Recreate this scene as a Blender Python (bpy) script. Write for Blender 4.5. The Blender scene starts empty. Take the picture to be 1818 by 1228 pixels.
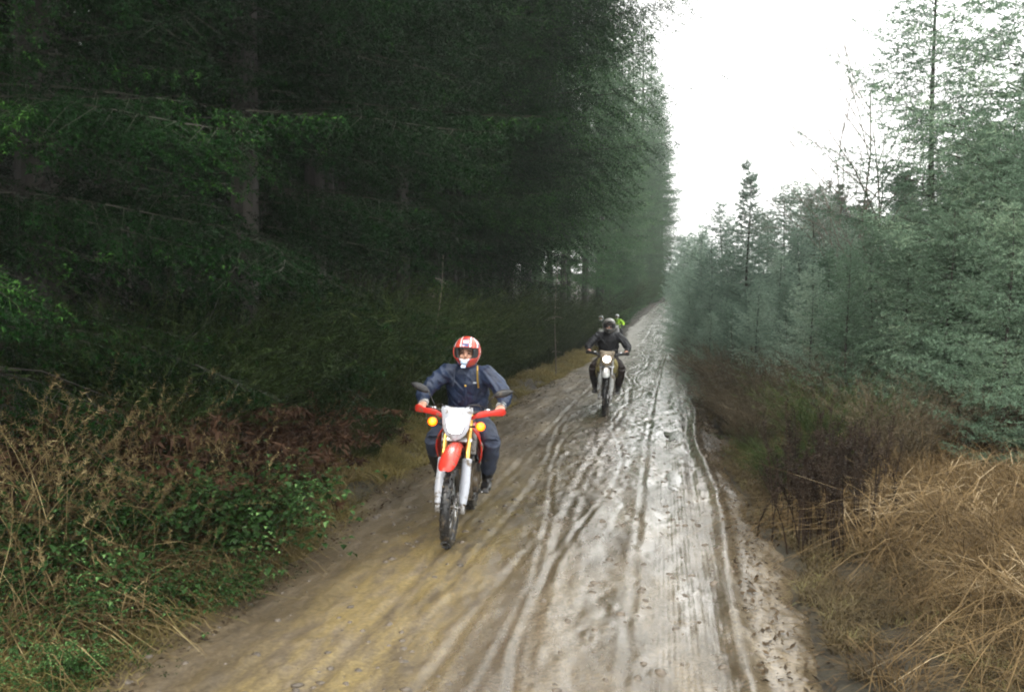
import bpy, math, random
import numpy as np
from mathutils import Vector, Matrix
R = math.radians
S = bpy.context.scene
COL = S.collection

# ------------------------------------------------------------------ camera, sky, light, exposure
YAW, PITCH, CAMZ = R(9.52), R(2.87), 2.1
cd = bpy.data.cameras.new("camera"); cam = bpy.data.objects.new("camera", cd); COL.objects.link(cam)
cam.location = (0, 0, CAMZ); cam.rotation_euler = (R(90) - PITCH, 0, YAW)
cd.sensor_width = 36; cd.lens = 32; cd.clip_start = .05; cd.clip_end = 3000
S.camera = cam
SUN_EL, SUN_AZ = R(48), R(-142)          # azimuth measured from +Y towards +X
w = bpy.data.worlds.new("World"); S.world = w; w.use_nodes = True
nt = w.node_tree; nt.nodes.clear()
sky = nt.nodes.new('ShaderNodeTexSky'); sky.sky_type = 'NISHITA'; sky.sun_disc = False
sky.sun_elevation = SUN_EL; sky.sun_rotation = SUN_AZ; sky.air_density = 1.0; sky.dust_density = 6
mx = nt.nodes.new('ShaderNodeMix'); mx.data_type = 'RGBA'; mx.inputs[0].default_value = .9
mx.inputs[7].default_value = (11.2, 11.2, 10.8, 1)          # the even grey-white of closed cloud
bg = nt.nodes.new('ShaderNodeBackground'); bg.inputs[1].default_value = .12
wo = nt.nodes.new('ShaderNodeOutputWorld')
nt.links.new(sky.outputs[0], mx.inputs[6]); nt.links.new(mx.outputs[2], bg.inputs[0]); nt.links.new(bg.outputs[0], wo.inputs[0])
sl = bpy.data.lights.new("sun", 'SUN'); sl.energy = 1.5; sl.angle = R(22); sl.color = (1, .95, .86)
so = bpy.data.objects.new("sun", sl); COL.objects.link(so)
sd = Vector((math.sin(SUN_AZ) * math.cos(SUN_EL), math.cos(SUN_AZ) * math.cos(SUN_EL), math.sin(SUN_EL)))
so.rotation_euler = sd.to_track_quat('Z', 'Y').to_euler(); so.location = (0, 0, 60)
vs = S.view_settings; vs.view_transform = 'Standard'; vs.look = 'None'; vs.exposure = 1.5; vs.gamma = 1; vs.use_curve_mapping = False
cy = S.cycles; cy.max_bounces = 5; cy.diffuse_bounces = 2; cy.glossy_bounces = 2; cy.transmission_bounces = 2; cy.volume_bounces = 0
cy.filter_width = 2.0; cy.sample_clamp_indirect = 4; cy.use_denoising = True

# ------------------------------------------------------------------ helpers
def hsh(i, j, s):
    n = (i.astype(np.int64) * 374761393 + j.astype(np.int64) * 668265263 + s * 974634777) & 0xffffffff
    n = ((n ^ (n >> 13)) * 1274126177) & 0xffffffff
    return ((n ^ (n >> 16)) & 0xffffff) / float(0xffffff)
def vnoise(x, y, s=0):
    x = np.asarray(x, float); y = np.asarray(y, float)
    i = np.floor(x); j = np.floor(y); fx = x - i; fy = y - j
    fx = fx * fx * (3 - 2 * fx); fy = fy * fy * (3 - 2 * fy)
    a = hsh(i, j, s); b = hsh(i + 1, j, s); c = hsh(i, j + 1, s); d = hsh(i + 1, j + 1, s)
    return (a * (1 - fx) + b * fx) * (1 - fy) + (c * (1 - fx) + d * fx) * fy - .5
def fbm(x, y, s=0, o=4):
    t = 0; a = 1.
    for k in range(o):
        t = t + a * vnoise(x * 2 ** k, y * 2 ** k, s + k * 17); a *= .5
    return t
def ss(a, b, x):
    t = np.clip((np.asarray(x, float) - a) / (b - a), 0, 1); return t * t * (3 - 2 * t)

def tag(o, label=None, cat=None, group=None, kind=None):
    if label: o['label'] = label
    if cat: o['category'] = cat
    if group: o['group'] = group
    if kind: o['kind'] = kind
    return o
def thing(name, label, cat, loc=(0, 0, 0), rot=(0, 0, 0), group=None):
    o = bpy.data.objects.new(name, None); COL.objects.link(o); o.empty_display_size = .2
    o.location = loc; o.rotation_euler = rot
    return tag(o, label, cat, group)
def link(name, me, mats=None, parent=None):
    o = bpy.data.objects.new(name, me); COL.objects.link(o)
    if parent is not None: o.parent = parent
    if mats:
        if not isinstance(mats, (list, tuple)): mats = [mats]
        while len(me.materials) < len(mats): me.materials.append(mats[len(me.materials)])
        for k, m in enumerate(mats):
            if me.materials[k] != m:
                o.material_slots[k].link = 'OBJECT'; o.material_slots[k].material = m
    return o
def mesh_np(name, V, F, smooth=False, uvl=None):
    """V (n,3); F list of (m,k) int arrays"""
    me = bpy.data.meshes.new(name)
    V = np.ascontiguousarray(V, np.float32)
    if not isinstance(F, list): F = [F]
    me.vertices.add(len(V)); me.vertices.foreach_set('co', V.ravel())
    tot = sum(f.size for f in F); np_ = sum(len(f) for f in F)
    me.loops.add(tot); me.polygons.add(np_)
    me.loops.foreach_set('vertex_index', np.concatenate([f.ravel() for f in F]).astype(np.int32))
    st = []; c = 0
    for f in F:
        st.append(c + np.arange(len(f)) * f.shape[1]); c += f.size
    me.polygons.foreach_set('loop_start', np.concatenate(st).astype(np.int32))
    me.polygons.foreach_set('use_smooth', np.full(np_, smooth, bool))
    me.update(calc_edges=True)
    return me
def tri_mesh(name, T, smooth=False):
    T = np.asarray(T).reshape(-1, 3)
    return mesh_np(name, T, np.arange(len(T)).reshape(-1, 3), smooth)

class MB:
    def __init__(s): s.v = []; s.f = []; s.m = []
    def add(s, vs_, fs, mat=0):
        b = len(s.v); s.v += [Vector(q) for q in vs_]
        for f in fs: s.f.append([i + b for i in f]); s.m.append(mat)
    def rings(s, rs, mat=0, cap=True, closed=False):
        n = len(rs[0]); vs_ = [p for r in rs for p in r]; fs = []
        m = len(rs)
        for i in range(m if closed else m - 1):
            a = i * n; b = ((i + 1) % m) * n
            for k in range(n): fs.append((a + k, a + (k + 1) % n, b + (k + 1) % n, b + k))
        if cap and not closed:
            fs.append(tuple(reversed(range(n)))); fs.append(tuple((m - 1) * n + k for k in range(n)))
        s.add(vs_, fs, mat); return s
    def sweep(s, path, rad, n=10, up=(0, 0, 1), mat=0, cap=True, closed=False, pw=2):
        P = [Vector(p) for p in path]; m = len(P); rs = []
        for i, p in enumerate(P):
            if closed: t = (P[(i + 1) % m] - P[i - 1])
            else: t = (P[min(i + 1, m - 1)] - P[max(i - 1, 0)])
            t.normalize(); u = Vector(up)
            if abs(u.dot(t)) > .97: u = Vector((1, 0, 0)) if abs(t.x) < .9 else Vector((0, 1, 0))
            sx = t.cross(u).normalized(); uu = sx.cross(t).normalized()
            r = rad[i] if isinstance(rad, (list, tuple)) and isinstance(rad[0], (list, tuple, float, int)) and len(rad) == m else rad
            a, b = (r, r) if isinstance(r, (int, float)) else r
            ring = []
            for k in range(n):
                th = 2 * math.pi * k / n; c, q = math.cos(th), math.sin(th)
                e = 2 / pw
                ring.append(p + sx * (a * math.copysign(abs(c) ** e, c)) + uu * (b * math.copysign(abs(q) ** e, q)))
            rs.append(ring)
        return s.rings(rs, mat, cap, closed)
    def ell(s, c, r, nu=16, nv=10, mat=0, M=None):
        c = Vector(c); rs = []
        for j in range(nv + 1):
            ph = -math.pi / 2 + math.pi * (j + .02) / (nv + .04); rg = []
            for k in range(nu):
                th = 2 * math.pi * k / nu
                q = Vector((r[0] * math.cos(ph) * math.cos(th), r[1] * math.cos(ph) * math.sin(th), r[2] * math.sin(ph)))
                if M: q = M @ q
                rg.append(c + q)
            rs.append(rg)
        return s.rings(rs, mat)
    def box(s, c, d, M=None, mat=0, top=(1, 1)):
        c = Vector(c); vs_ = []
        for z in (-1, 1):
            for x, y in ((-1, -1), (1, -1), (1, 1), (-1, 1)):
                k = top if z > 0 else (1, 1)
                q = Vector((x * d[0] / 2 * k[0], y * d[1] / 2 * k[1], z * d[2] / 2))
                if M: q = M @ q
                vs_.append(c + q)
        s.add(vs_, [(3, 2, 1, 0), (4, 5, 6, 7), (0, 1, 5, 4), (1, 2, 6, 5), (2, 3, 7, 6), (3, 0, 4, 7)], mat); return s
    def lathe(s, prof, c, axis='x', n=40, mat=0, closed=True):
        """prof: (r, h) list; spun round axis through c"""
        c = Vector(c); rs = []
        for k in range(n):
            th = 2 * math.pi * k / n; rg = []
            for r, h in prof:
                q = Vector((h, r * math.cos(th), r * math.sin(th)))
                if axis == 'z': q = Vector((r * math.cos(th), r * math.sin(th), h))
                if axis == 'y': q = Vector((r * math.cos(th), h, r * math.sin(th)))
                rg.append(c + q)
            rs.append(rg)
        return s.rings(rs, mat, False, True)
    def disc(s, c, r, t, axis='x', n=24, mat=0):
        pr = [(.001, -t / 2), (r, -t / 2), (r, t / 2), (.001, t / 2)]
        return s.lathe(pr, c, axis, n, mat)
    def prism(s, outline, M, t, mat=0, dome=0):
        """outline of (a,b) in the M plane, thickness t along M z"""
        n = len(outline); M = M.to_4x4() if len(M) == 3 else M
        fr = [M @ Vector((a, b, t / 2)) for a, b in outline]; bk = [M @ Vector((a, b, -t / 2)) for a, b in outline]
        if dome:
            ca = sum(a for a, b in outline) / n; cb = sum(b for a, b in outline) / n
            inner = [M @ Vector((ca + (a - ca) * .75, cb + (b - cb) * .75, t / 2 + dome * .7)) for a, b in outline]
            cc = M @ Vector((ca, cb, t / 2 + dome))
            vs_ = bk + fr + inner + [cc]
            fs = [tuple(reversed(range(n)))]
            for k in range(n):
                k2 = (k + 1) % n
                fs += [(k, k2, n + k2, n + k), (n + k, n + k2, 2 * n + k2, 2 * n + k), (2 * n + k, 2 * n + k2, 3 * n)]
            s.add(vs_, fs, mat); return s
        fs = [tuple(reversed(range(n))), tuple(n + k for k in range(n))]
        for k in range(n): fs.append((k, (k + 1) % n, n + (k + 1) % n, n + k))
        s.add(bk + fr, fs, mat); return s
    def mesh(s, name, smooth=True, bevel=0, sub=0, remesh=0, sm=0, solid=0):
        me = bpy.data.meshes.new(name); me.from_pydata(s.v, [], s.f); me.update()
        for _ in range(max(s.m) + 1 if s.m else 1): me.materials.append(None)
        me.polygons.foreach_set('material_index', s.m)
        me.polygons.foreach_set('use_smooth', [smooth] * len(s.f))
        if bevel or sub or remesh or sm or solid:
            o = bpy.data.objects.new('tmp', me); COL.objects.link(o)
            if solid:
                d = o.modifiers.new('s', 'SOLIDIFY'); d.thickness = solid; d.offset = 0
            if bevel:
                d = o.modifiers.new('b', 'BEVEL'); d.width = bevel; d.segments = 2; d.limit_method = 'ANGLE'; d.angle_limit = R(35)
            if sub:
                d = o.modifiers.new('u', 'SUBSURF'); d.levels = sub; d.render_levels = sub
            if remesh:
                d = o.modifiers.new('r', 'REMESH'); d.mode = 'VOXEL'; d.voxel_size = remesh; d.use_smooth_shade = True
            if sm:
                d = o.modifiers.new('m', 'SMOOTH'); d.factor = .5; d.iterations = sm
            dg = bpy.context.evaluated_depsgraph_get(); dg.update()
            m2 = bpy.data.meshes.new_from_object(o.evaluated_get(dg)); m2.name = name
            bpy.data.objects.remove(o); bpy.data.meshes.remove(me); me = m2
        if smooth and not remesh:
            try: me.set_sharp_from_angle(angle=R(38))
            except Exception: pass
        return me

# ------------------------------------------------------------------ materials
def new_mat(name):
    m = bpy.data.materials.new(name); m.use_nodes = True
    return m, m.node_tree, m.node_tree.nodes['Principled BSDF']
def N(nt, t, **k):
    n = nt.nodes.new(t)
    for a, b in k.items():
        if a.startswith('i_'): n.inputs[a[2:].replace('_', ' ')].default_value = b
        else: setattr(n, a, b)
    return n
def plain(name, col, rough=.5, metal=0, var=.25, scale=14, bump=.15, bscale=60, mud=0, coat=0, emit=0, muds=9):
    m, nt, b = new_mat(name); L = nt.links.new
    tc = N(nt, 'ShaderNodeTexCoord')
    n1 = N(nt, 'ShaderNodeTexNoise', i_Scale=scale, i_Detail=5.); L(tc.outputs['Object'], n1.inputs['Vector'])
    mr = N(nt, 'ShaderNodeMapRange'); mr.inputs['From Min'].default_value = .3; mr.inputs['From Max'].default_value = .7
    mr.inputs['To Min'].default_value = 1 - var; mr.inputs['To Max'].default_value = 1 + var
    L(n1.outputs[0], mr.inputs[0])
    vm = N(nt, 'ShaderNodeVectorMath', operation='SCALE'); vm.inputs[0].default_value = col[:3]
    L(mr.outputs[0], vm.inputs['Scale']); out = vm.outputs[0]
    if mud:
        n3 = N(nt, 'ShaderNodeTexNoise', i_Scale=float(muds), i_Detail=8., i_Roughness=.7); L(tc.outputs['Object'], n3.inputs['Vector'])
        r3 = N(nt, 'ShaderNodeMapRange'); r3.inputs['From Min'].default_value = .62 - mud * .3; r3.inputs['From Max'].default_value = .72 - mud * .3
        L(n3.outputs[0], r3.inputs[0])
        x = N(nt, 'ShaderNodeMix', data_type='RGBA'); L(r3.outputs[0], x.inputs[0]); L(out, x.inputs[6]); x.inputs[7].default_value = (.13, .1, .065, 1)
        out = x.outputs[2]
        rr = N(nt, 'ShaderNodeMapRange'); rr.inputs['To Min'].default_value = rough; rr.inputs['To Max'].default_value = .75
        L(r3.outputs[0], rr.inputs[0]); L(rr.outputs[0], b.inputs['Roughness'])
    else: b.inputs['Roughness'].default_value = rough
    L(out, b.inputs['Base Color']); b.inputs['Metallic'].default_value = metal
    if coat: b.inputs['Coat Weight'].default_value = coat
    if emit:
        b.inputs['Emission Color'].default_value = (*col[:3], 1); b.inputs['Emission Strength'].default_value = emit
    if bump:
        n2 = N(nt, 'ShaderNodeTexNoise', i_Scale=float(bscale), i_Detail=4.); L(tc.outputs['Object'], n2.inputs['Vector'])
        bp = N(nt, 'ShaderNodeBump', i_Strength=bump, i_Distance=.01); L(n2.outputs[0], bp.inputs['Height']); L(bp.outputs[0], b.inputs['Normal'])
    return m
def foliage(name, c1, c2, rough=.55, scale=1.2, sheen=0, trans=.12, c3=None):
    """leaf colour varied over the plant and from plant to plant, some light passing through"""
    m, nt, b = new_mat(name); L = nt.links.new
    g = N(nt, 'ShaderNodeNewGeometry'); oi = N(nt, 'ShaderNodeObjectInfo')
    n1 = N(nt, 'ShaderNodeTexNoise', i_Scale=scale, i_Detail=4.); L(g.outputs['Position'], n1.inputs['Vector'])
    ad = N(nt, 'ShaderNodeMath', operation='MULTIPLY_ADD'); L(oi.outputs['Random'], ad.inputs[0]); ad.inputs[1].default_value = .35; L(n1.outputs[0], ad.inputs[2])
    ad2 = N(nt, 'ShaderNodeMath', operation='MULTIPLY_ADD'); L(g.outputs['Random Per Island'], ad2.inputs[0]); ad2.inputs[1].default_value = .35; L(ad.outputs[0], ad2.inputs[2])
    mr = N(nt, 'ShaderNodeMapRange'); mr.inputs['From Min'].default_value = .55; mr.inputs['From Max'].default_value = 1.2; L(ad2.outputs[0], mr.inputs[0])
    cr = N(nt, 'ShaderNodeValToRGB'); e = cr.color_ramp.elements
    e[0].color = (*c1, 1); e[1].color = (*c2, 1)
    if c3: q = e.new(.85); q.color = (*c2, 1); e[-1].color = (*c3, 1); e[-1].position = 1
    L(mr.outputs[0], cr.inputs[0]); L(cr.outputs[0], b.inputs['Base Color'])
    b.inputs['Roughness'].default_value = rough
    b.inputs['Specular IOR Level'].default_value = .06
    if trans:
        t = N(nt, 'ShaderNodeBsdfTranslucent'); L(cr.outputs[0], t.inputs[0])
        ms = N(nt, 'ShaderNodeMixShader'); ms.inputs[0].default_value = trans
        L(b.outputs[0], ms.inputs[1]); L(t.outputs[0], ms.inputs[2]); L(ms.outputs[0], nt.nodes['Material Output'].inputs[0])
    return m
def bark(name, c1, c2, sc=9):
    m, nt, b = new_mat(name); L = nt.links.new
    tc = N(nt, 'ShaderNodeTexCoord'); mp = N(nt, 'ShaderNodeMapping'); mp.inputs['Scale'].default_value = (1, 1, .22); L(tc.outputs['Object'], mp.inputs[0])
    n = N(nt, 'ShaderNodeTexNoise', i_Scale=float(sc), i_Detail=8., i_Roughness=.65); L(mp.outputs[0], n.inputs['Vector'])
    cr = N(nt, 'ShaderNodeValToRGB'); e = cr.color_ramp.elements; e[0].position = .35; e[1].position = .68
    e[0].color = (*c1, 1); e[1].color = (*c2, 1); L(n.outputs[0], cr.inputs[0]); L(cr.outputs[0], b.inputs['Base Color'])
    b.inputs['Roughness'].default_value = .85
    bp = N(nt, 'ShaderNodeBump', i_Strength=.8, i_Distance=.03); L(n.outputs[0], bp.inputs['Height']); L(bp.outputs[0], b.inputs['Normal'])
    return m

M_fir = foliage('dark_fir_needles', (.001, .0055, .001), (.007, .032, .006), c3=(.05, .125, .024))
M_fir_veiled = foliage('veiled_fir_needles', (.016, .042, .015), (.062, .14, .052), c3=(.17, .27, .11))  # far firs: haze and more open light put into a lighter needle colour
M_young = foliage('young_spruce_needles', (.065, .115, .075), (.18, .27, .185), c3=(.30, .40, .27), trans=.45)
M_veiled = foliage('veiled_spruce_needles', (.12, .18, .135), (.27, .37, .29), c3=(.40, .50, .38), trans=.45)  # young spruce green lightened, the misty veil put into the needle colour
M_far = foliage('far_wood_needles', (.014, .03, .018), (.03, .055, .03), scale=.3)
M_bark = bark('fir_bark', (.008, .007, .006), (.040, .034, .028))
M_twig = bark('dark_twig_bark', (.010, .010, .006), (.035, .032, .02), 30)
M_bark2 = bark('pale_twig_bark', (.09, .075, .06), (.2, .17, .14), 30)
M_broom = foliage('broom_green', (.011, .021, .006), (.036, .056, .017), scale=2, c3=(.09, .105, .04))
M_leaf = foliage('bramble_leaves', (.006, .014, .003), (.026, .062, .017), rough=.35, scale=3, c3=(.13, .23, .08))
M_straw = foliage('straw_grass', (.04, .027, .014), (.21, .145, .07), scale=2.5, trans=.2, c3=(.46, .37, .24))
M_plume = foliage('dull_straw', (.05, .036, .018), (.21, .155, .075), scale=2.5, trans=.2, c3=(.42, .34, .18))
M_bankg = foliage('bank_grass_blades', (.022, .018, .011), (.11, .085, .045), scale=3, trans=.2, c3=(.20, .19, .08))
M_olive = foliage('verge_grass', (.07, .066, .024), (.30, .24, .095), scale=1.5, trans=.2)
M_brown = foliage('dead_bracken', (.024, .014, .009), (.080, .044, .026), scale=2, trans=.1)
M_weed = foliage('dead_weed_stems', (.012, .009, .007), (.04, .028, .020), scale=4, trans=0)
M_litter = foliage('leaf_litter', (.020, .015, .010), (.085, .06, .035), scale=5, trans=0, c3=(.26, .22, .17))

# ------------------------------------------------------------------ terrain
def shift(y): return .0005 * np.maximum(0, np.asarray(y, float) - 15) ** 2
def prof(y):
    y = np.asarray(y, float)
    return -.22 * ss(14, 34, y) + .055 * np.maximum(0, y - 50) * ss(46, 60, y) * (1 - ss(140, 400, y)) + 8 * ss(140, 400, y) * .6
def groundz(x, y):
    x = np.asarray(x, float); y = np.asarray(y, float); u = x - shift(y)
    z = prof(y)
    left = ss(-2.85, -3.6, u) if False else 1 - ss(-3.6, -2.9, u)
    z = z - .16 + .17 * left + .16 * (1 - ss(-4.8, -3.5, u)) + .3 * (1 - ss(-30, -5, u))
    right = ss(.45, 1.1, u)
    z = z + .15 * right + .22 * ss(1.2, 3.2, u) + .3 * ss(3.5, 9, u)
    off = np.maximum(left, right)
    return z + off * (.10 * fbm(x * .9, y * .9, 3) + .05 * fbm(x * 3.1, y * 3.1, 9))
def gz(x, y): return float(groundz(np.array([x]), np.array([y]))[0])
def W(px, d):
    """world x, y of a spot d metres ahead of the viewpoint on a bearing"""
    X = (px - 909) / 1616 * d
    return X * math.cos(YAW) - d * math.sin(YAW), X * math.sin(YAW) + d * math.cos(YAW)

ys = [-12.]; 
while ys[-1] < 900: ys.append(ys[-1] + (.12 if 1 < ys[-1] < 26 else .35 if ys[-1] < 1 else .12 + (ys[-1] - 26) * .035))
xs = np.concatenate([-np.geomspace(500, 6.2, 50), np.arange(-6.1, 6.1, .12), np.geomspace(6.2, 500, 50)])
X, Y = np.meshgrid(xs, np.array(ys)); X = X + shift(np.minimum(Y, 160)) * (np.abs(X) < 300)
Z = groundz(X, Y)
nx = len(xs); ny = len(ys)
idx = np.arange(nx * ny).reshape(ny, nx)
Q = np.stack([idx[:-1, :-1], idx[:-1, 1:], idx[1:, 1:], idx[1:, :-1]], -1).reshape(-1, 4)
gm = mesh_np('ground', np.stack([X, Y, Z], -1).reshape(-1, 3), Q, True)
m, nt, b = new_mat('forest_floor'); L = nt.links.new
g = N(nt, 'ShaderNodeNewGeometry')
n1 = N(nt, 'ShaderNodeTexNoise', i_Scale=.8, i_Detail=8., i_Roughness=.65); L(g.outputs['Position'], n1.inputs['Vector'])
n2 = N(nt, 'ShaderNodeTexNoise', i_Scale=22., i_Detail=6., i_Roughness=.7); L(g.outputs['Position'], n2.inputs['Vector'])
c1 = N(nt, 'ShaderNodeValToRGB'); e = c1.color_ramp.elements; e[0].position = .35; e[1].position = .65
e[0].color = (.016, .012, .008, 1); e[1].color = (.060, .045, .026, 1); q = e.new(.52); q.color = (.030, .026, .014, 1)
L(n1.outputs[0], c1.inputs[0])
mm = N(nt, 'ShaderNodeMix', data_type='RGBA', blend_type='MULTIPLY'); mm.inputs[0].default_value = .8
r2 = N(nt, 'ShaderNodeMapRange'); r2.inputs['From Min'].default_value = .35; r2.inputs['From Max'].default_value = .7; r2.inputs['To Min'].default_value = .4; r2.inputs['To Max'].default_value = 1.7
L(n2.outputs[0], r2.inputs[0]); L(c1.outputs[0], mm.inputs[6]); L(r2.outputs[0], mm.inputs[7]); L(mm.outputs[2], b.inputs['Base Color'])
b.inputs['Roughness'].default_value = .8
bp = N(nt, 'ShaderNodeBump', i_Strength=.9, i_Distance=.04); L(n2.outputs[0], bp.inputs['Height']); L(bp.outputs[0], b.inputs['Normal'])
tag(link('ground', gm, m), kind='structure')

# --- the wet dirt road, ruts modelled
rng = np.random.default_rng(5)
ys = [1.5]
while ys[-1] < 150: ys.append(ys[-1] + .032 * max(1, ys[-1] / 7.))
xs = np.arange(-3.75, 1.35, .018)
U, Y = np.meshgrid(xs, np.array(ys))
RUTS = []  # centre, swing, wavelength, phase, half width, depth, y0, y1
for c, a, lam, ph, wd, dp in [(.05, .05, 9, 0, .11, .035), (-.22, .04, 11, 1, .035, .025), (-.42, .06, 8, 2, .13, .03), (-.85, .22, 7, .5, .05, .028),
                              (-1.05, .42, 5.5, 2.2, .04, .03), (-1.6, .3, 7, 4., .04, .03),
                              (-1.83, .03, 9, 2.9, .045, .045), (-2.3, .12, 8, 5., .06, .02), (-1.2, .5, 6.5, 5.2, .03, .026),
                              (.34, .05, 10, 3., .05, .035), (-.7, .35, 4.6, .9, .03, .022)]:
    RUTS.append((c, a, lam, ph, wd, dp))
def roadz(u, y):
    x = u + shift(y)
    z = prof(y) + .02 - .02 * ((u + 1.3) / 1.6) ** 2
    for c, a, lam, ph, wd, dp0 in RUTS:
        cx = c + .5 * a * np.sin(y / lam * 2 * math.pi / 2.2 + ph) + .03 * vnoise(y * 1.7, 0 * y + c * 9, 4)
        t = (u - cx) / wd; dp = dp0 * (.42 if c < -1.2 else .6); k = .2 + .8 * (vnoise(y * .35 + c * 7, c * 5 + 0 * y, 8) + .5) + .9 * (vnoise(y * 1.6 + c * 3, c * 7 + 0 * y, 18) + .2)
        z = z - dp * .55 * k * np.exp(-t ** 2 * 1.6) + dp * .25 * k * np.exp(-((np.abs(t) - 1.75) / .55) ** 2)
    z = z + .035 * fbm(x * .8, y * .45, 1, 3) + .016 * fbm(x * 5, y * 1.2, 2, 3) + .009 * fbm(x * 11, y * 6, 5, 3)
    lump = np.maximum(0, fbm(x * 9, y * 7, 31, 3) - .15); z = z + .024 * lump * (.4 + ss(-.2, .2, vnoise(x * .9, y * .5, 77)))
    # berm on the right edge of the wheel track
    z = z + .05 * np.exp(-((u - .52 - .05 * np.sin(y * .8)) / .07) ** 2) * (1 - ss(16, 24, y))
    z = z - .30 * ss(.75, 1.3, u + .35 * fbm(y * .8, y * 0, 6)) - .30 * (1 - ss(-3.6, -3.0, u + .35 * fbm(y * .7, y * 0, 12)))
    return z
Z = roadz(U, Y)
# standing water fills the deepest spots of the track
loc_ = prof(Y)
water = loc_ - .026 + 0.0 * Y
wetmask = (Z < water) & (U > -1.0) & (U < .45) & (Y < 30)
XX = U + shift(Y)
nx = len(xs); ny = len(ys)
idx = np.arange(nx * ny).reshape(ny, nx)
Q = np.stack([idx[:-1, :-1], idx[:-1, 1:], idx[1:, 1:], idx[1:, :-1]], -1).reshape(-1, 4)
rm = mesh_np('dirt_road', np.stack([XX, Y, Z], -1).reshape(-1, 3), Q, True)
m, nt, b = new_mat('wet_mud'); L = nt.links.new
g = N(nt, 'ShaderNodeNewGeometry'); sp = N(nt, 'ShaderNodeSeparateXYZ'); L(g.outputs['Position'], sp.inputs[0])
mp = N(nt, 'ShaderNodeMapping'); mp.inputs['Scale'].default_value = (1, .26, 1); L(g.outputs['Position'], mp.inputs[0])
nA = N(nt, 'ShaderNodeTexNoise', i_Scale=2.2, i_Detail=7., i_Roughness=.6); L(mp.outputs[0], nA.inputs['Vector'])
nB = N(nt, 'ShaderNodeTexNoise', i_Scale=34., i_Detail=7., i_Roughness=.7); L(g.outputs['Position'], nB.inputs['Vector'])
nC = N(nt, 'ShaderNodeTexNoise', i_Scale=1.1, i_Detail=5.); L(g.outputs['Position'], nC.inputs['Vector'])
nD = N(nt, 'ShaderNodeTexNoise', i_Scale=7., i_Detail=6., i_Roughness=.65); L(mp.outputs[0], nD.inputs['Vector'])
cr = N(nt, 'ShaderNodeValToRGB'); e = cr.color_ramp.elements; e[0].position = .3; e[1].position = .72
e[0].color = (.046, .035, .021, 1); e[1].color = (.19, .152, .10, 1); q = e.new(.5); q.color = (.092, .070, .042, 1)
L(nA.outputs[0], cr.inputs[0])
# ochre mud on the left half of the track
ox = N(nt, 'ShaderNodeMapRange', interpolation_type='SMOOTHSTEP'); ox.inputs['From Min'].default_value = -2.7; ox.inputs['From Max'].default_value = -1.9
ox2 = N(nt, 'ShaderNodeMapRange', interpolation_type='SMOOTHSTEP'); ox2.inputs['From Min'].default_value = -.9; ox2.inputs['From Max'].default_value = -1.6
oy = N(nt, 'ShaderNodeMapRange', interpolation_type='SMOOTHSTEP'); oy.inputs['From Min'].default_value = 13; oy.inputs['From Max'].default_value = 7
L(sp.outputs['X'], ox.inputs[0]); L(sp.outputs['X'], ox2.inputs[0]); L(sp.outputs['Y'], oy.inputs[0])
a1 = N(nt, 'ShaderNodeMath', operation='MULTIPLY'); L(ox.outputs[0], a1.inputs[0]); L(ox2.outputs[0], a1.inputs[1])
a2 = N(nt, 'ShaderNodeMath', operation='MULTIPLY'); L(a1.outputs[0], a2.inputs[0]); L(oy.outputs[0], a2.inputs[1])
a3 = N(nt, 'ShaderNodeMapRange'); a3.inputs['From Min'].default_value = .38; a3.inputs['From Max'].default_value = .6; L(nD.outputs[0], a3.inputs[0])
a4 = N(nt, 'ShaderNodeMath', operation='MULTIPLY'); L(a2.outputs[0], a4.inputs[0]); L(a3.outputs[0], a4.inputs[1])
x1 = N(nt, 'ShaderNodeMix', data_type='RGBA'); L(a4.outputs[0], x1.inputs[0]); L(cr.outputs[0], x1.inputs[6]); x1.inputs[7].default_value = (.185, .14, .06, 1)
x2 = N(nt, 'ShaderNodeMix', data_type='RGBA', blend_type='MULTIPLY'); x2.inputs[0].default_value = .75
rb = N(nt, 'ShaderNodeMapRange'); rb.inputs['From Min'].default_value = .32; rb.inputs['From Max'].default_value = .68; rb.inputs['To Min'].default_value = .45; rb.inputs['To Max'].default_value = 1.5
L(nB.outputs[0], rb.inputs[0]); L(x1.outputs[2], x2.inputs[6]); L(rb.outputs[0], x2.inputs[7])
gy = N(nt, 'ShaderNodeMapRange', interpolation_type='SMOOTHSTEP'); gy.inputs['From Min'].default_value = 22; gy.inputs['From Max'].default_value = 62; L(sp.outputs['Y'], gy.inputs[0])
x3 = N(nt, 'ShaderNodeMix', data_type='RGBA'); L(gy.outputs[0], x3.inputs[0]); L(x2.outputs[2], x3.inputs[6]); x3.inputs[7].default_value = (.36, .35, .32, 1)      # distance haze put into the far mud colour
L(x3.outputs[2], b.inputs['Base Color'])
# wetness: the compacted right-hand track is wetter
wx = N(nt, 'ShaderNodeMapRange', interpolation_type='SMOOTHSTEP'); wx.inputs['From Min'].default_value = -2.2; wx.inputs['From Max'].default_value = -.5; L(sp.outputs['X'], wx.inputs[0])
ws = N(nt, 'ShaderNodeMath', operation='MULTIPLY_ADD'); L(nD.outputs[0], ws.inputs[0]); ws.inputs[1].default_value = 1.1; 
wa = N(nt, 'ShaderNodeMath', operation='MULTIPLY_ADD'); L(wx.outputs[0], wa.inputs[0]); wa.inputs[1].default_value = .5; L(nC.outputs[0], wa.inputs[2]); L(wa.outputs[0], ws.inputs[2])
rw = N(nt, 'ShaderNodeMapRange'); rw.inputs['From Min'].default_value = .85; rw.inputs['From Max'].default_value = 1.5; rw.inputs['To Min'].default_value = .6; rw.inputs['To Max'].default_value = .2
L(ws.outputs[0], rw.inputs[0]); L(rw.outputs[0], b.inputs['Roughness'])
b.inputs['Specular IOR Level'].default_value = .5
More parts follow.
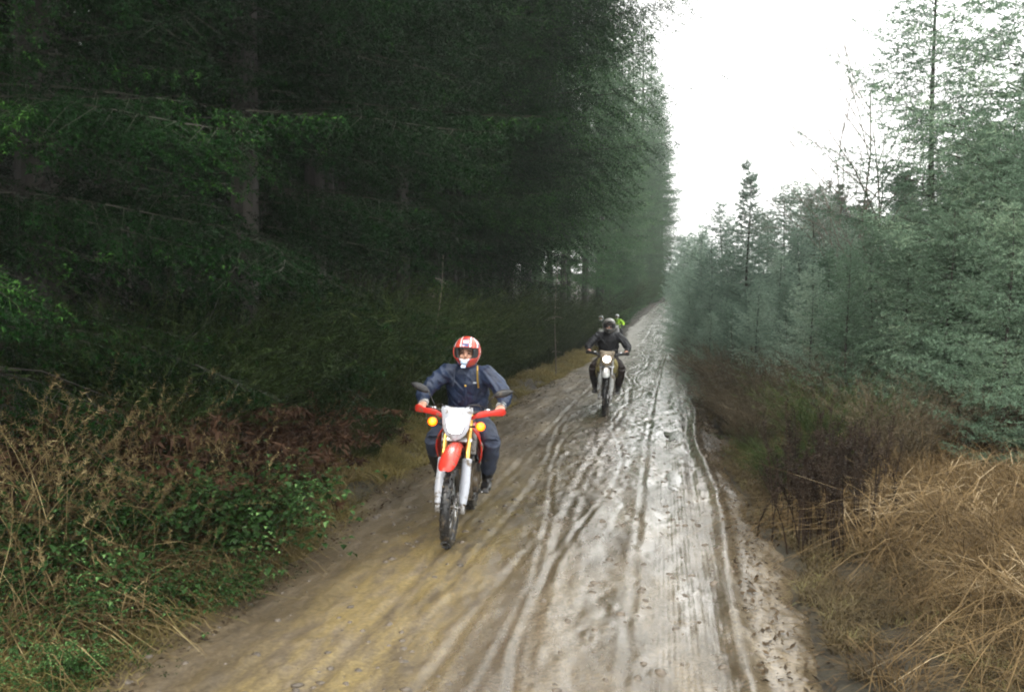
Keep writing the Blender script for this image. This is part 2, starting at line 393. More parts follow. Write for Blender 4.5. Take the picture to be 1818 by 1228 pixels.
wy = N(nt, 'ShaderNodeMapRange', interpolation_type='SMOOTHSTEP'); wy.inputs['From Min'].default_value = .75; wy.inputs['From Max'].default_value = .5; L(sp.outputs['X'], wy.inputs[0])
fy = N(nt, 'ShaderNodeMath', operation='GREATER_THAN'); L(sp.outputs['Y'], fy.inputs[0]); fy.inputs[1].default_value = 24
wm = N(nt, 'ShaderNodeMath', operation='MAXIMUM'); L(wy.outputs[0], wm.inputs[0]); L(fy.outputs[0], wm.inputs[1])
wz = N(nt, 'ShaderNodeMath', operation='MULTIPLY'); L(wx.outputs[0], wz.inputs[0]); L(wm.outputs[0], wz.inputs[1]); L(wz.outputs[0], b.inputs['Coat Weight']); b.inputs['Coat Roughness'].default_value = .2
# tread marks: fine lines along the right wheel track
wv = N(nt, 'ShaderNodeTexWave', wave_type='BANDS', bands_direction='X', i_Scale=9., i_Distortion=.8, i_Detail=1.5, i_Detail_Scale=.6); L(g.outputs['Position'], wv.inputs['Vector'])
t1 = N(nt, 'ShaderNodeMapRange', interpolation_type='SMOOTHSTEP'); t1.inputs['From Min'].default_value = -.12; t1.inputs['From Max'].default_value = .02; L(sp.outputs['X'], t1.inputs[0])
t2 = N(nt, 'ShaderNodeMapRange', interpolation_type='SMOOTHSTEP'); t2.inputs['From Min'].default_value = .55; t2.inputs['From Max'].default_value = .4; L(sp.outputs['X'], t2.inputs[0])
t3 = N(nt, 'ShaderNodeMath', operation='MULTIPLY'); L(t1.outputs[0], t3.inputs[0]); L(t2.outputs[0], t3.inputs[1])
t4 = N(nt, 'ShaderNodeMath', operation='MULTIPLY'); L(t3.outputs[0], t4.inputs[0]); L(wv.outputs[1], t4.inputs[1])
h1 = N(nt, 'ShaderNodeMath', operation='MULTIPLY_ADD'); L(t4.outputs[0], h1.inputs[0]); h1.inputs[1].default_value = .22
nE = N(nt, 'ShaderNodeTexNoise', i_Scale=130., i_Detail=4., i_Roughness=.7); L(g.outputs['Position'], nE.inputs['Vector'])
h0 = N(nt, 'ShaderNodeMath', operation='MULTIPLY_ADD'); L(nE.outputs[0], h0.inputs[0]); h0.inputs[1].default_value = .45; L(nB.outputs[0], h0.inputs[2]); L(h0.outputs[0], h1.inputs[2])
bp = N(nt, 'ShaderNodeBump', i_Distance=.010); L(h1.outputs[0], bp.inputs['Height'])
# sheets of liquid mud lying smooth in the wheel track
nS = N(nt, 'ShaderNodeTexNoise', i_Scale=1.7, i_Detail=6., i_Roughness=.6); L(mp.outputs[0], nS.inputs['Vector'])
s1 = N(nt, 'ShaderNodeMapRange', interpolation_type='SMOOTHSTEP'); s1.inputs['From Min'].default_value = .40; s1.inputs['From Max'].default_value = .62; L(nS.outputs[0], s1.inputs[0])
s2 = N(nt, 'ShaderNodeMapRange', interpolation_type='SMOOTHSTEP'); s2.inputs['From Min'].default_value = -.9; s2.inputs['From Max'].default_value = -.3; L(sp.outputs['X'], s2.inputs[0])
s3 = N(nt, 'ShaderNodeMath', operation='MULTIPLY'); L(s1.outputs[0], s3.inputs[0]); L(s2.outputs[0], s3.inputs[1])
s4 = N(nt, 'ShaderNodeMapRange'); s4.inputs['To Min'].default_value = .55; s4.inputs['To Max'].default_value = .22; L(s3.outputs[0], s4.inputs[0]); L(s4.outputs[0], bp.inputs['Strength'])
s5 = N(nt, 'ShaderNodeMapRange'); s5.inputs['To Min'].default_value = .24; s5.inputs['To Max'].default_value = .17; L(s3.outputs[0], s5.inputs[0]); L(s5.outputs[0], b.inputs['Coat Roughness'])
L(bp.outputs[0], b.inputs['Normal']); L(bp.outputs[0], b.inputs['Coat Normal'])
tag(link('dirt_road', rm, m), kind='structure')

def road_at(u, y): return float(roadz(np.array([u]), np.array([float(y)]))[0])

# puddles: flat water lying in the track
m_w, nt, b = new_mat('muddy_water'); b.inputs['Base Color'].default_value = (.06, .05, .035, 1); b.inputs['Roughness'].default_value = .05
b.inputs['IOR'].default_value = 1.5
nn = N(nt, 'ShaderNodeTexNoise', i_Scale=14., i_Detail=3.); bp = N(nt, 'ShaderNodeBump', i_Strength=.06, i_Distance=.01)
g = N(nt, 'ShaderNodeNewGeometry'); nt.links.new(g.outputs['Position'], nn.inputs['Vector']); nt.links.new(nn.outputs[0], bp.inputs['Height']); nt.links.new(bp.outputs[0], b.inputs['Normal'])
for k, (u, y, a, bb, dz) in enumerate([(.12, 10.6, .07, .4, 0), (.16, 14.5, .1, .6, 0)]):
    nseg = 56; vs_ = []; zc = np.mean([road_at(u + dx, y + dy) for dx in (-a * .5, 0, a * .5) for dy in (-bb * .5, 0, bb * .5)]) + .004
    vs_ = [(u + float(shift(y)), y, zc)]
    for q in range(nseg):
        th = 2 * math.pi * q / nseg; rr = 1 + .45 * float(fbm(np.array([math.cos(th) * 2 + k * 5]), np.array([math.sin(th) * 2]), 40)[0]) * 1.4
        vs_.append((u + float(shift(y)) + a * 1.25 * rr * math.cos(th), y + bb * 1.2 * rr * math.sin(th), zc))
    me = bpy.data.meshes.new('puddle'); me.from_pydata(vs_, [], [(0, 1 + q, 1 + (q + 1) % nseg) for q in range(nseg)])
    tag(link('puddle', me, m_w), kind='structure')

# clods and pebbles pressed into the track
def clods(name, n, seed, area, size, mat, label, bias):
    rg = np.random.default_rng(seed); V = []; F = []
    ico = [(0, 0, 1)] + [(math.cos(k * 1.0472) * .85, math.sin(k * 1.0472) * .85, .35) for k in range(6)] + [(math.cos(k * 1.0472 + .5), math.sin(k * 1.0472 + .5), -.4) for k in range(6)]
    ico = np.array(ico); fc = [(0, 1 + k, 1 + (k + 1) % 6) for k in range(6)]
    for k in range(6):
        fc += [(1 + k, 7 + k, 1 + (k + 1) % 6), (1 + (k + 1) % 6, 7 + k, 7 + (k + 1) % 6)]
    fc = np.array(fc)
    y = area[0] + (area[1] - area[0]) * rg.random(n * 4) ** 1.25
    u = -3.2 + 4.0 * rg.random(n * 4)
    keep = rg.random(n * 4) < np.clip(.35 + bias(u, y), 0, 1); u = u[keep][:n]; y = y[keep][:n]
    z = roadz(u, y); sz = size * (.35 + rg.random(len(u)) ** 3 * 2.2)
    for k in range(len(u)):
        j = 1 + .5 * (rg.random((13, 1)) - .5)
        a = rg.random() * 6.28; q = ico * j * sz[k] * np.array([1, 1.3, .6])
        q = np.stack([q[:, 0] * math.cos(a) - q[:, 1] * math.sin(a), q[:, 0] * math.sin(a) + q[:, 1] * math.cos(a), q[:, 2]], -1)
        V.append(q + [u[k] + float(shift(y[k])), y[k], z[k]]); F.append(fc + 13 * k)
    tag(link(name, mesh_np(name, np.concatenate(V), np.concatenate(F), True), mat), label, 'mud clods', kind='stuff')
M_clod = plain('dark_clod', (.085, .068, .05), .5, var=.4, bump=.5)
clods('mud_clods', 3600, 8, (3.5, 45), .012, M_clod, 'small dark mud clods and gravel scattered over the wet dirt track',
      lambda u, y: 1.1 * vnoise(u * 1.6, y * .8, 55) + .3 * (u > -1.2))

# ------------------------------------------------------------------ conifers
def twig_needles(P, D, Ln, rg, per, nl, nw, droop=0.):
    """needle triangles along straight twigs P + D*Ln"""
    n = len(P); k = per
    t = (np.arange(k)[None, :] + rg.random((n, k))) / k
    base = P[:, None, :] + D[:, None, :] * (Ln[:, None, None] * t[..., None])
    r = rg.normal(size=(n, k, 3)); r -= (r * D[:, None, :]).sum(-1, keepdims=True) * D[:, None, :]
    r /= np.linalg.norm(r, axis=-1, keepdims=True) + 1e-9
    d = D[:, None, :] * .55 + r * .85; d[..., 2] -= droop; d /= np.linalg.norm(d, axis=-1, keepdims=True)
    s = np.cross(d, rg.normal(size=(n, k, 3))); s /= np.linalg.norm(s, axis=-1, keepdims=True) + 1e-9
    l = nl * (.7 + .6 * rg.random((n, k, 1)))
    T = np.stack([base - s * nw / 2, base + s * nw / 2, base + d * l], 2)
    return T.reshape(-1, 3, 3)
def ribbon(P0, P1, w, rg):
    d = P1 - P0; s = np.cross(d, rg.normal(size=d.shape)); s /= np.linalg.norm(s, axis=-1, keepdims=True) + 1e-9; s = s * w
    return np.concatenate([np.stack([P0 - s, P0 + s, P1], 1)])
def branch(rg, o, az, L_, el, droop, tip, lod, wide=.42, hang=.25, start=.12):
    """one bough: axis, flat side twigs and twiglets, returned as needle triangles plus woody ribbons"""
    h = np.array([math.cos(az), math.sin(az), 0.]); sd_ = np.array([-math.sin(az), math.cos(az), 0.])
    def pt(t): return o + h * (L_ * t)[:, None] + np.array([0, 0, 1.]) * (L_ * (el * t - droop * t ** 2 + tip * t ** 3))[:, None] + sd_ * (L_ * .06 * np.sin(t * 4 + az))[:, None]
    ns = max(5, int(L_ / (.085 * lod)))
    t = start + (1 - start) * (np.arange(ns) + rg.random(ns) * .8) / ns
    p = pt(t); tg = pt(t + .02) - p; tg /= np.linalg.norm(tg, axis=1, keepdims=True)
    side = np.where(np.arange(ns) % 2 == 0, 1., -1.)
    ls = L_ * wide * (1 - t) ** .8 * (.35 + .65 * np.minimum(1, t * 3)) * (.7 + .5 * rg.random(ns)) + .09
    d2 = tg * .6 + sd_ * side[:, None] * .8 + rg.normal(size=(ns, 3)) * .12; d2[:, 2] -= hang * (.4 + rg.random(ns)); d2 /= np.linalg.norm(d2, axis=1, keepdims=True)
    nt_ = 3; T = []; P3 = []; D3 = []; L3 = []
    k3 = np.maximum(2, (ls / (.055 * lod)).astype(int)); tot = int(k3.sum())
    ii = np.repeat(np.arange(ns), k3); off = np.concatenate([np.arange(k) for k in k3])
    f = (off + rg.random(tot)) / k3[ii]
    P3 = p[ii] + d2[ii] * (ls[ii] * f)[:, None]; P3[:, 2] -= .18 * ls[ii] * f ** 2
    s3 = np.where(off % 2 == 0, 1., -1.)
    c3 = np.cross(d2[ii], [0, 0, 1.]); D3 = d2[ii] * .65 + c3 * (s3 * .7)[:, None] + rg.normal(size=(tot, 3)) * .18; D3[:, 2] -= hang * .5
    D3 /= np.linalg.norm(D3, axis=1, keepdims=True)
    L3 = np.maximum(.04, (.04 + .34 * ls[ii] * (1 - f)) * (.6 + .6 * rg.random(tot))); L3 = np.minimum(L3, .17)
    T.append(twig_needles(P3, D3, L3, rg, 6, .036 * lod, .0125 * lod))
    T.append(twig_needles(p, d2, ls, rg, 7, .034 * lod, .010 * lod))
    T.append(ribbon(P3, P3 + D3 * L3[:, None], .003 * lod, rg))
    tt = np.linspace(0, 1, 9); q = pt(tt); wood = []
    for i in range(8): wood.append(ribbon(q[i:i + 1], q[i + 1:i + 2], .0045 * L_ * (1 - tt[i]) + .003, rg)); wood.append(ribbon(q[i:i + 1], q[i + 1:i + 2], .0045 * L_ * (1 - tt[i]) + .003, rg))
    wood.append(ribbon(p, p + d2 * ls[:, None], .0035, rg))
    return np.concatenate(T), np.concatenate(wood)
def trunk_mesh(name, H, r, rg, n=9, lean=.0, dead=0, dz=(1., 5.), dl=1.2):
    mb = MB(); a = rg.random() * 6; pts = []; rad = []
    for k in range(15):
        t = k / 14; pts.append((lean * t * t * H + .06 * math.sin(t * 7 + a), .05 * math.cos(t * 6 + a), H * t - .25)); rad.append(max(.008, r * (1 - t) ** .85 * (1 + .45 * math.exp(-t * H / .35))))
    mb.sweep(pts, rad, n)
    for k in range(dead):
        z = dz[0] + (dz[1] - dz[0]) * rg.random(); az = rg.random() * 6.283; l = dl * (.3 + .8 * rg.random()); rr = r * (1 - z / H)
        o = np.array([math.cos(az) * rr * .8, math.sin(az) * rr * .8, z]); e = o + np.array([math.cos(az), math.sin(az), -.1 - .35 * rg.random()]) * l
        mid = (o + e) / 2 + np.array([0, 0, .08 * l]); mb.sweep([o, mid, e], [.013, .008, .003], 4)
        for q in range(3):
            f = .4 + .2 * q; s_ = o + (e - o) * f; ez = s_ + np.array([math.cos(az + (1 if q % 2 else -1)), math.sin(az + (1 if q % 2 else -1)), -.3]) * l * .35
            mb.sweep([s_, ez], [.005, .002], 3)
    return mb.mesh(name)
def conifer(name, seed, H, z0, Lmax, r, lod_lo=1.3, lod_hi=2.6, zsplit=9., dz=.36, nb=6, el0=.0, droop=.3, tip=.15, wide=.42, hang=.25, shape=.8, dead=0, bias=None, open_=0, deadz=(1., 5.), top_el=.6, leader=0):
    rg = np.random.default_rng(seed); T = []; Wd = []
    z = z0
    while z < H - .12:
        f = (z - z0) / (H - z0)
        env = min(1., .62 + 2.2 * f) * (1 - f) ** shape
        for k in range(nb if f < .9 else 4):
            if open_ and rg.random() < open_ * (f > .25): continue
            az = rg.random() * 6.283; l = max(.16, Lmax * env * (.5 + .75 * rg.random()))
            if bias is not None: l *= 1 + bias * math.cos(az)
            zz = z + rg.normal() * dz * .3; lod = lod_lo if zz < zsplit else lod_hi
            el = el0 + (top_el - el0) * f ** 1.3 + rg.normal() * .08
            a, b_ = branch(rg, np.array([0, 0, zz]), az, l, el, droop * (1 - .6 * f), tip, lod, wide, hang)
            T.append(a); Wd.append(b_)
        z += dz * (1 - .35 * f)
    T = np.concatenate(T)
    if leader:
        n = 40; P = np.zeros((n, 3)); P[:, 2] = H - leader + leader * np.arange(n) / n; D = np.tile([0, 0, 1.], (n, 1))
        T = np.concatenate([T, twig_needles(P, D, np.full(n, .03), rg, 4, .03, .006)])
    Wd = np.concatenate(Wd)
    A = np.concatenate([T, Wd])
    me = tri_mesh(name + '_crown', A); me.materials.append(None); me.materials.append(None)
    mi = np.zeros(len(A), np.int32); mi[len(T):] = 1; me.polygons.foreach_set('material_index', mi)
    tm = trunk_mesh(name + '_trunk', H, r, rg, dead=dead, dz=deadz)
    return me, tm
def plant_tree(kind, x, y, rz, sc, label, cat, group, fol, name='conifer_tree', tilt=(0, 0)):
    crown, trunk = kind
    t = thing(name, label, cat, (x, y, gz(x, y) - .03), (tilt[0], tilt[1], rz), group); t.scale = (sc, sc, sc)
    link('trunk', trunk, M_bark, t); link('crown', crown, [fol, M_twig], t)
    return t
random.seed(3)
# forest-edge firs: long low boughs towards the road (local +X faces it)
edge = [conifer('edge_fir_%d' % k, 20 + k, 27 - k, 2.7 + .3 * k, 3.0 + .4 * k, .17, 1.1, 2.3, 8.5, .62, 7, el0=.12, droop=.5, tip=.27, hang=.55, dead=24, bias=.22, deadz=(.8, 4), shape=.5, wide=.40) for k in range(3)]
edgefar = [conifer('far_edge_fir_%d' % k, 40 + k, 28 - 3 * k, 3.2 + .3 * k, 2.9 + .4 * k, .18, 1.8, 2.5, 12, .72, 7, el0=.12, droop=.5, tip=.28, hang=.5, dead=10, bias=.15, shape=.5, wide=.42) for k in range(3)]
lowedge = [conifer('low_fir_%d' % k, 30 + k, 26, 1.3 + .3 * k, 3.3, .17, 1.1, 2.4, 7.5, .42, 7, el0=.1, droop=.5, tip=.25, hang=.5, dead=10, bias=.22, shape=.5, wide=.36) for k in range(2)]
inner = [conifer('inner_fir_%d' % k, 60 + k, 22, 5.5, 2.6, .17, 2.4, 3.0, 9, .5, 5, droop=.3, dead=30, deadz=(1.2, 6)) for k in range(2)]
ORD = ['nearest', 'second', 'third', 'fourth', 'fifth', 'sixth', 'seventh', 'eighth', 'ninth', 'tenth', 'eleventh', 'twelfth', 'thirteenth', 'fourteenth', 'fifteenth', 'sixteenth', 'seventeenth', 'eighteenth', 'nineteenth', 'twentieth']
rows = [(-5.4, 1.75, 6.5, 118, 0), (-7.6, 2.2, 7, 60, 1), (-9.8, 2.5, 9, 62, 1), (-12.3, 2.8, 12, 60, 1), (-15.5, 3.3, 15, 58, 1), (-19.5, 4., 18, 60, 1)]
for r_, (u0, stp, y0, y1, ty) in enumerate(rows):
    y = y0; k = 0
    while y < y1:
        u = u0 + random.uniform(-.6, .6) * (1 + r_ * .25); yy = y + random.uniform(-.5, .5)
        x = u + float(shift(yy)); sc = random.uniform(.8, 1.08)
        if ty == 0:
            kd = lowedge[k % 2] if yy < 13 else edge[k % 3] if yy < 34 else edgefar[k % 3]
            near = yy < 34
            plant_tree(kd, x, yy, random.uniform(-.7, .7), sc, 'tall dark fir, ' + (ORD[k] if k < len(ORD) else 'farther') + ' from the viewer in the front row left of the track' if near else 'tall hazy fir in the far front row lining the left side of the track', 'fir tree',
                       'near firs of the forest edge' if near else 'far firs of the forest edge', M_fir if near else M_fir_veiled)
        else:
            plant_tree(inner[k % 2], x, yy, random.uniform(0, 6.28), sc, 'bare trunked fir standing inside the dark forest behind the front row', 'fir tree', 'firs inside the forest', M_fir)
        y += stp * random.uniform(.8, 1.2) * (1 if yy < 24 or ty else 1.55); k += 1
# one fir whose boughs reach out over the track high up
over = conifer('overhanging_fir', 91, 22, 4.2, 4.9, .2, 1.1, 1.7, 14, .42, 9, el0=.16, droop=.42, tip=.26, hang=.6, bias=.28, shape=.5, wide=.5)
y = 21.; x = -4.9 + float(shift(y))
plant_tree(over, x, y, 0., 1.0, 'tall fir whose ragged high boughs reach furthest out against the white sky', 'fir tree', None, M_fir)
# young trees on the right
yg = [conifer('young_spruce_%d' % k, 110 + k, 6.0, .1, 2.0, .06, 1.4, 1.6, 9, .22, 8, el0=.28, droop=.18, tip=.14, hang=.12, wide=.45, shape=.72, top_el=.8, open_=.08 * k) for k in range(3)]
spire = conifer('spired_spruce', 130, 5.7, .15, 1.95, .06, 1.4, 1.4, 9, .22, 9, el0=.25, droop=.12, tip=.1, hang=.06, wide=.42, shape=1.15, top_el=.9, leader=.5)
opn = [conifer('open_spruce_%d' % k, 140 + k, 8.6, .3, 2.4, .075, 1.2, 1.3, 9, .32, 8, el0=.2, droop=.14, tip=.16, hang=.2, wide=.44, shape=.6, top_el=.75, open_=.08) for k in range(2)]
x, y = W(1327, 23.5); plant_tree(spire, x, y, .4, 1.0, 'young spruce with a tall thin bare leader pointing into the white sky', 'spruce tree', None, M_veiled)
x, y = W(1278, 33); plant_tree(yg[0], x, y, 2.1, 1.0, 'hazy young spruce just left of the one with the tall thin leader', 'spruce tree', None, M_veiled)
x, y = W(1650, 14.6); plant_tree(opn[0], x, y, .5, 1.0, 'tall open spruce with a see-through crown rising behind the bare twiggy tree', 'spruce tree', None, M_young)
x, y = W(1812, 11.6); plant_tree(opn[1], x, y, 2.5, 1.0, 'tall spruce with loose tufted boughs at the right edge of the view', 'spruce tree', None, M_young)
spots = [(1262, 19, .34), (1300, 17.5, .36), (1345, 16.5, .42), (1395, 15, .42), (1440, 13.6, .42), (1505, 12.4, .46), (1415, 20, .62), (1213, 62, 1.), (1222, 36, .62), (1240, 50, 1.), (1292, 27, .62), (1345, 34, .9), (1236, 30, .5), (1258, 24, .42), (1290, 21, .38), (1245, 42, 1), (1218, 55, 1.1), (1262, 29, .72), (1228, 70, 1.1), (1208, 95, 1.2), (1300, 38, .95), (1360, 30, .9), (1392, 25.5, .85), (1420, 33, 1.1), (1440, 22, .78),
         (1465, 27, .85), (1500, 18, .6), (1540, 22, .78), (1580, 17, .64), (1385, 18.5, .5), (1330, 19.5, .4), (1470, 15.2, .48), (1545, 13.8, .5), (1610, 12.6, .54), (1655, 18.5, .78),
         (1700, 13.2, .66), (1750, 15.6, .85), (1685, 10.8, .52), (1760, 11, .68), (1845, 9.6, .7), (1790, 9.4, .5), (1880, 13, 1.), (1720, 20, .95), (1600, 25, .9), (1520, 30, .85), (1250, 90, 1.2), (1460, 40, 1.2), (1940, 10.5, 1.0),
         (1860, 20, 1.3), (1960, 15, 1.2), (2050, 12, 1.1)]
for k, (px, d, sc) in enumerate(spots):
    x, y = W(px, d)
    plant_tree(yg[k % 3], x, y, random.uniform(0, 6.28), sc * random.uniform(.96, 1.04), 'bushy young spruce in the thick stand right of the track', 'spruce tree', 'young spruces right of the track', M_veiled if d > 16 or k in (3, 4) else M_young)

for k in range(22):
    yy = 56 + k * 2.7; plant_tree(yg[k % 3], float(shift(yy)) - 4.2 + random.uniform(-.4, .4), yy, random.uniform(0, 6.28), random.uniform(.55, .85), 'low hazy conifer filling under the far tall firs on the left of the track', 'conifer', 'low conifers under the far firs', M_fir_veiled)
# far wood closing the view behind both stands, plus unseen shading trees behind the viewpoint
rg = np.random.default_rng(77); far = []
small, _ = conifer('far_tree', 200, 15, .6, 3.4, .2, 6.5, 6.5, 9, .8, 6, el0=.1, droop=.3, hang=.3)
co = np.empty(len(small.vertices) * 3, np.float32); small.vertices.foreach_get('co', co); co = co.reshape(-1, 3)
allT = []
for k in range(290):
    if k >= 205:
        u = -19 - rg.random() * 10; yy = 8 + 60 * rg.random()
    elif k >= 150:
        u = -6 - rg.random() * 24; yy = -16 + 19 * rg.random()  # out of view beside and behind the viewpoint, added to darken the left forest
    elif k < 105:
        u = -23 - rg.random() * 7; yy = 10 + 105 * rg.random()
    else:
        u = 9 + 16 * rg.random(); yy = 22 + 90 * rg.random()
    x = u + float(shift(yy)); a = rg.random() * 6.28; s_ = .8 + .4 * rg.random()
    q = np.stack([co[:, 0] * math.cos(a) - co[:, 1] * math.sin(a), co[:, 0] * math.sin(a) + co[:, 1] * math.cos(a), co[:, 2]], -1) * s_
    if u > 0: q *= .55
    allT.append(q + [x, yy, gz(x, yy) - .1])
tag(link('far_and_shade_wood', tri_mesh('far_and_shade_wood', np.concatenate(allT)), M_far), 'dark mass of distant wood behind the trunks, with unseen shading trees behind the viewer', 'wood', kind='stuff')
del allT

# ------------------------------------------------------------------ bare deciduous trees
def bare_tree(seed, H, spread=.5):
    rg = np.random.default_rng(seed); mb = MB()
    def grow(p, d, l, r, lev):
        n = 5; pts = [p]; q = p.copy(); dd = d.copy()
        for i in range(n):
            dd = dd + rg.normal(size=3) * .10; dd[2] += .04; dd /= np.linalg.norm(dd); q = q + dd * l / n; pts.append(q.copy())
        mb.sweep([tuple(v) for v in pts], [r * (1 - .62 * i / n) for i in range(n + 1)], 5 if lev < 2 else 3)
        if lev >= 4 or r < .0008: return
        nb = [10, 8, 6, 4][lev]
        for i in range(nb):
            f = .3 + .7 * (i + rg.random()) / nb; k = min(n - 1, int(f * n)); o = pts[k] + (pts[k + 1] - pts[k]) * (f * n - k)
            a = rg.normal(size=3); a -= a.dot(dd) * dd; a /= np.linalg.norm(a)
            nd = dd * .75 + a * (spread + .25 * rg.random()); nd[2] += .12; nd /= np.linalg.norm(nd)
            grow(o, nd, l * (.62 - .25 * f * .6) * (.7 + .4 * rg.random()), r * .52 * (1 - .3 * f), lev + 1)
    grow(np.array([0, 0, -.1]), np.array([0, 0, 1.]), H * .8, .030, 0)
    return mb.mesh('bare_tree')
bt = [bare_tree(5, 7.2), bare_tree(9, 6.5)]
for k, (px, d, sc, lab) in enumerate([(1545, 17.5, 1.04, 'leafless twiggy tree with fine branches spreading into the white sky'), (1500, 21, 1.0, 'thinner leafless tree behind and left of the twiggy one'), (1425, 26, .85, 'low leafless sapling poking above the spruces nearest the spired one'),
                                      (1580, 15.5, .95, 'leafless tree tangled with the open crown of the tall spruce')]):
    x, y = W(px, d); t = thing('bare_tree', lab, 'bare tree', (x, y, gz(x, y)), (0, 0, k * 2.1)); t.scale = (sc,) * 3
    link('trunk', bt[k % 2], M_bark2, t)

# ------------------------------------------------------------------ undergrowth
def stems(rg, n, H, rad, lean, seg=5, w=.004, curve=.5, jit=.22):
    """arching ribbons from a clump: triangles + tip frames"""
    a = rg.random(n) * 6.283; r = rad * np.sqrt(rg.random(n)); p0 = np.stack([r * np.cos(a), r * np.sin(a), np.zeros(n)], -1)
    a2 = a + rg.normal(size=n) * .9; h = H * (.55 + .5 * rg.random(n)); ln = lean * (.3 + rg.random(n))
    d = np.stack([np.cos(a2), np.sin(a2), np.zeros(n)], -1)
    T = []; pts = []
    sdv = np.cross(d, [0, 0, 1.]); tw = rg.normal(size=(n, 1)) * .5; sdv = sdv + d * tw; sdv /= np.linalg.norm(sdv, axis=1, keepdims=True)
    jv = rg.normal(size=(n, 3)) * jit; jw = rg.normal(size=(n, 3)) * jit * .5
    for i in range(seg + 1):
        t = i / seg
        p = p0 + (jv * t * t + jw * math.sin(t * 5)) * h[:, None] * [1, 1, .35] + d * (h * ln * (t ** 1.8))[:, None]; p[:, 2] += h * (t - curve * ln * t ** 2.6)
        pts.append(p)
    for i in range(seg):
        w0 = w * (1 - i / seg) ** .6; w1 = w * (1 - (i + 1) / seg) ** .6
        A, B = pts[i], pts[i + 1]
        T.append(np.stack([A - sdv * w0, A + sdv * w0, B + sdv * w1], 1))
        if i < seg - 1: T.append(np.stack([A - sdv * w0, B + sdv * w1, B - sdv * w1], 1))
    return np.concatenate(T), pts
def broom_bush(seed, H=1.5, n=330, lod=1.):
    rg = np.random.default_rng(seed); T, pts = stems(rg, n, H, .30, .75, 5, .0045, curve=.12, jit=.14)
    P = []; D = []
    for i in range(1, 5):
        for q in range(4):
            f = rg.random(len(pts[0]))[:, None]; P.append(pts[i] * (1 - f) + pts[i + 1] * f); d = pts[i + 1] - pts[i]; d = d / (np.linalg.norm(d, axis=1, keepdims=True) + 1e-9)
            d = d + rg.normal(size=d.shape) * .33; D.append(d / np.linalg.norm(d, axis=1, keepdims=True))
    P = np.concatenate(P); D = np.concatenate(D); L3 = .08 + .16 * rg.random(len(P))
    return tri_mesh('broom', np.concatenate([T, ribbon(P, P + D * L3[:, None], .0035, rg), twig_needles(P, D, L3, rg, 3, .035, .009)]))
def leafy(seed, H=.8, rad=.6, n=620, canes=46):
    """bramble: arching canes with groups of three folded leaflets"""
    rg = np.random.default_rng(seed); C, pts = stems(rg, canes, H * 1.15, rad * .6, .9, 6, .005, curve=.5)
    P = []
    for _ in range(n):
        i = rg.integers(2, 6); j = rg.integers(0, canes); f = rg.random(); P.append(pts[i][j] * (1 - f) + pts[i + 1 if i < 6 else i][j] * f + rg.normal(size=3) * .10)
    P = np.array(P); P[:, 2] = np.maximum(P[:, 2], .04); T = []
    P = P[rg.random(len(P)) < 1]
    for lf in range(3):
        a = rg.random(len(P)) * 6.283 if lf == 0 else a + 2.1
        d = np.stack([np.cos(a), np.sin(a), rg.normal(size=len(P)) * .35 - .1], -1); d /= np.linalg.norm(d, axis=1, keepdims=True)
        s_ = np.cross(d, [0, 0, 1.]) + rg.normal(size=d.shape) * .2; s_ /= np.linalg.norm(s_, axis=1, keepdims=True); up = np.cross(s_, d)
        l = (.026 + .042 * rg.random(len(P)))[:, None]; w_ = l * .42; o = P + d * .012
        b0 = o; m1 = o + d * l * .45; tp = o + d * l - up * l * .18; L1 = m1 + s_ * w_ + up * l * .14; R1 = m1 - s_ * w_ + up * l * .14
        T += [np.stack([b0, m1, L1], 1), np.stack([m1, tp, L1], 1), np.stack([b0, R1, m1], 1), np.stack([m1, R1, tp], 1)]
    return tri_mesh('bramble', np.concatenate(T)), tri_mesh('cane', C)
def bracken(seed, H=.9, n=26):
    """dead brown fronds, drooping"""
    rg = np.random.default_rng(seed); T = []
    for k in range(n):
        a, b_ = branch(rg, np.array([rg.normal() * .12, rg.normal() * .12, .0]), rg.random() * 6.28, H * (.7 + .5 * rg.random()) * .8, 1.1 + .5 * rg.random(), 1.0, .15, 1.5, .34, .3)
        T += [a, b_]
    return tri_mesh('bracken', np.concatenate(T))
def tuft(seed, n=130, H=.8, rad=.14, lean=.9, w=.0045, curve=.8):
    rg = np.random.default_rng(seed); T, pts = stems(rg, n, H, rad, lean, 7, w, curve=curve, jit=.38); return tri_mesh('tuft', T)
def plume_grass(seed, n=16, H=1.25):
    rg = np.random.default_rng(seed); T, pts = stems(rg, n, H, .12, .42, 7, .0035, curve=.6)
    P = []; D = []
    for i in (5, 6):
        for q in range(7):
            f = rg.random((n, 1)); P.append(pts[i] * (1 - f) + pts[i + 1] * f); d = pts[i + 1] - pts[i]; D.append(d / np.linalg.norm(d, axis=1, keepdims=True))
    P = np.concatenate(P); D = np.concatenate(D)
    T2, _ = stems(rg, 95, H * .72, .16, 1.2, 7, .0065, curve=.95)
    return tri_mesh('plume', np.concatenate([T, T2, twig_needles(P, D, np.full(len(P), .05), rg, 3, .035, .004)]))
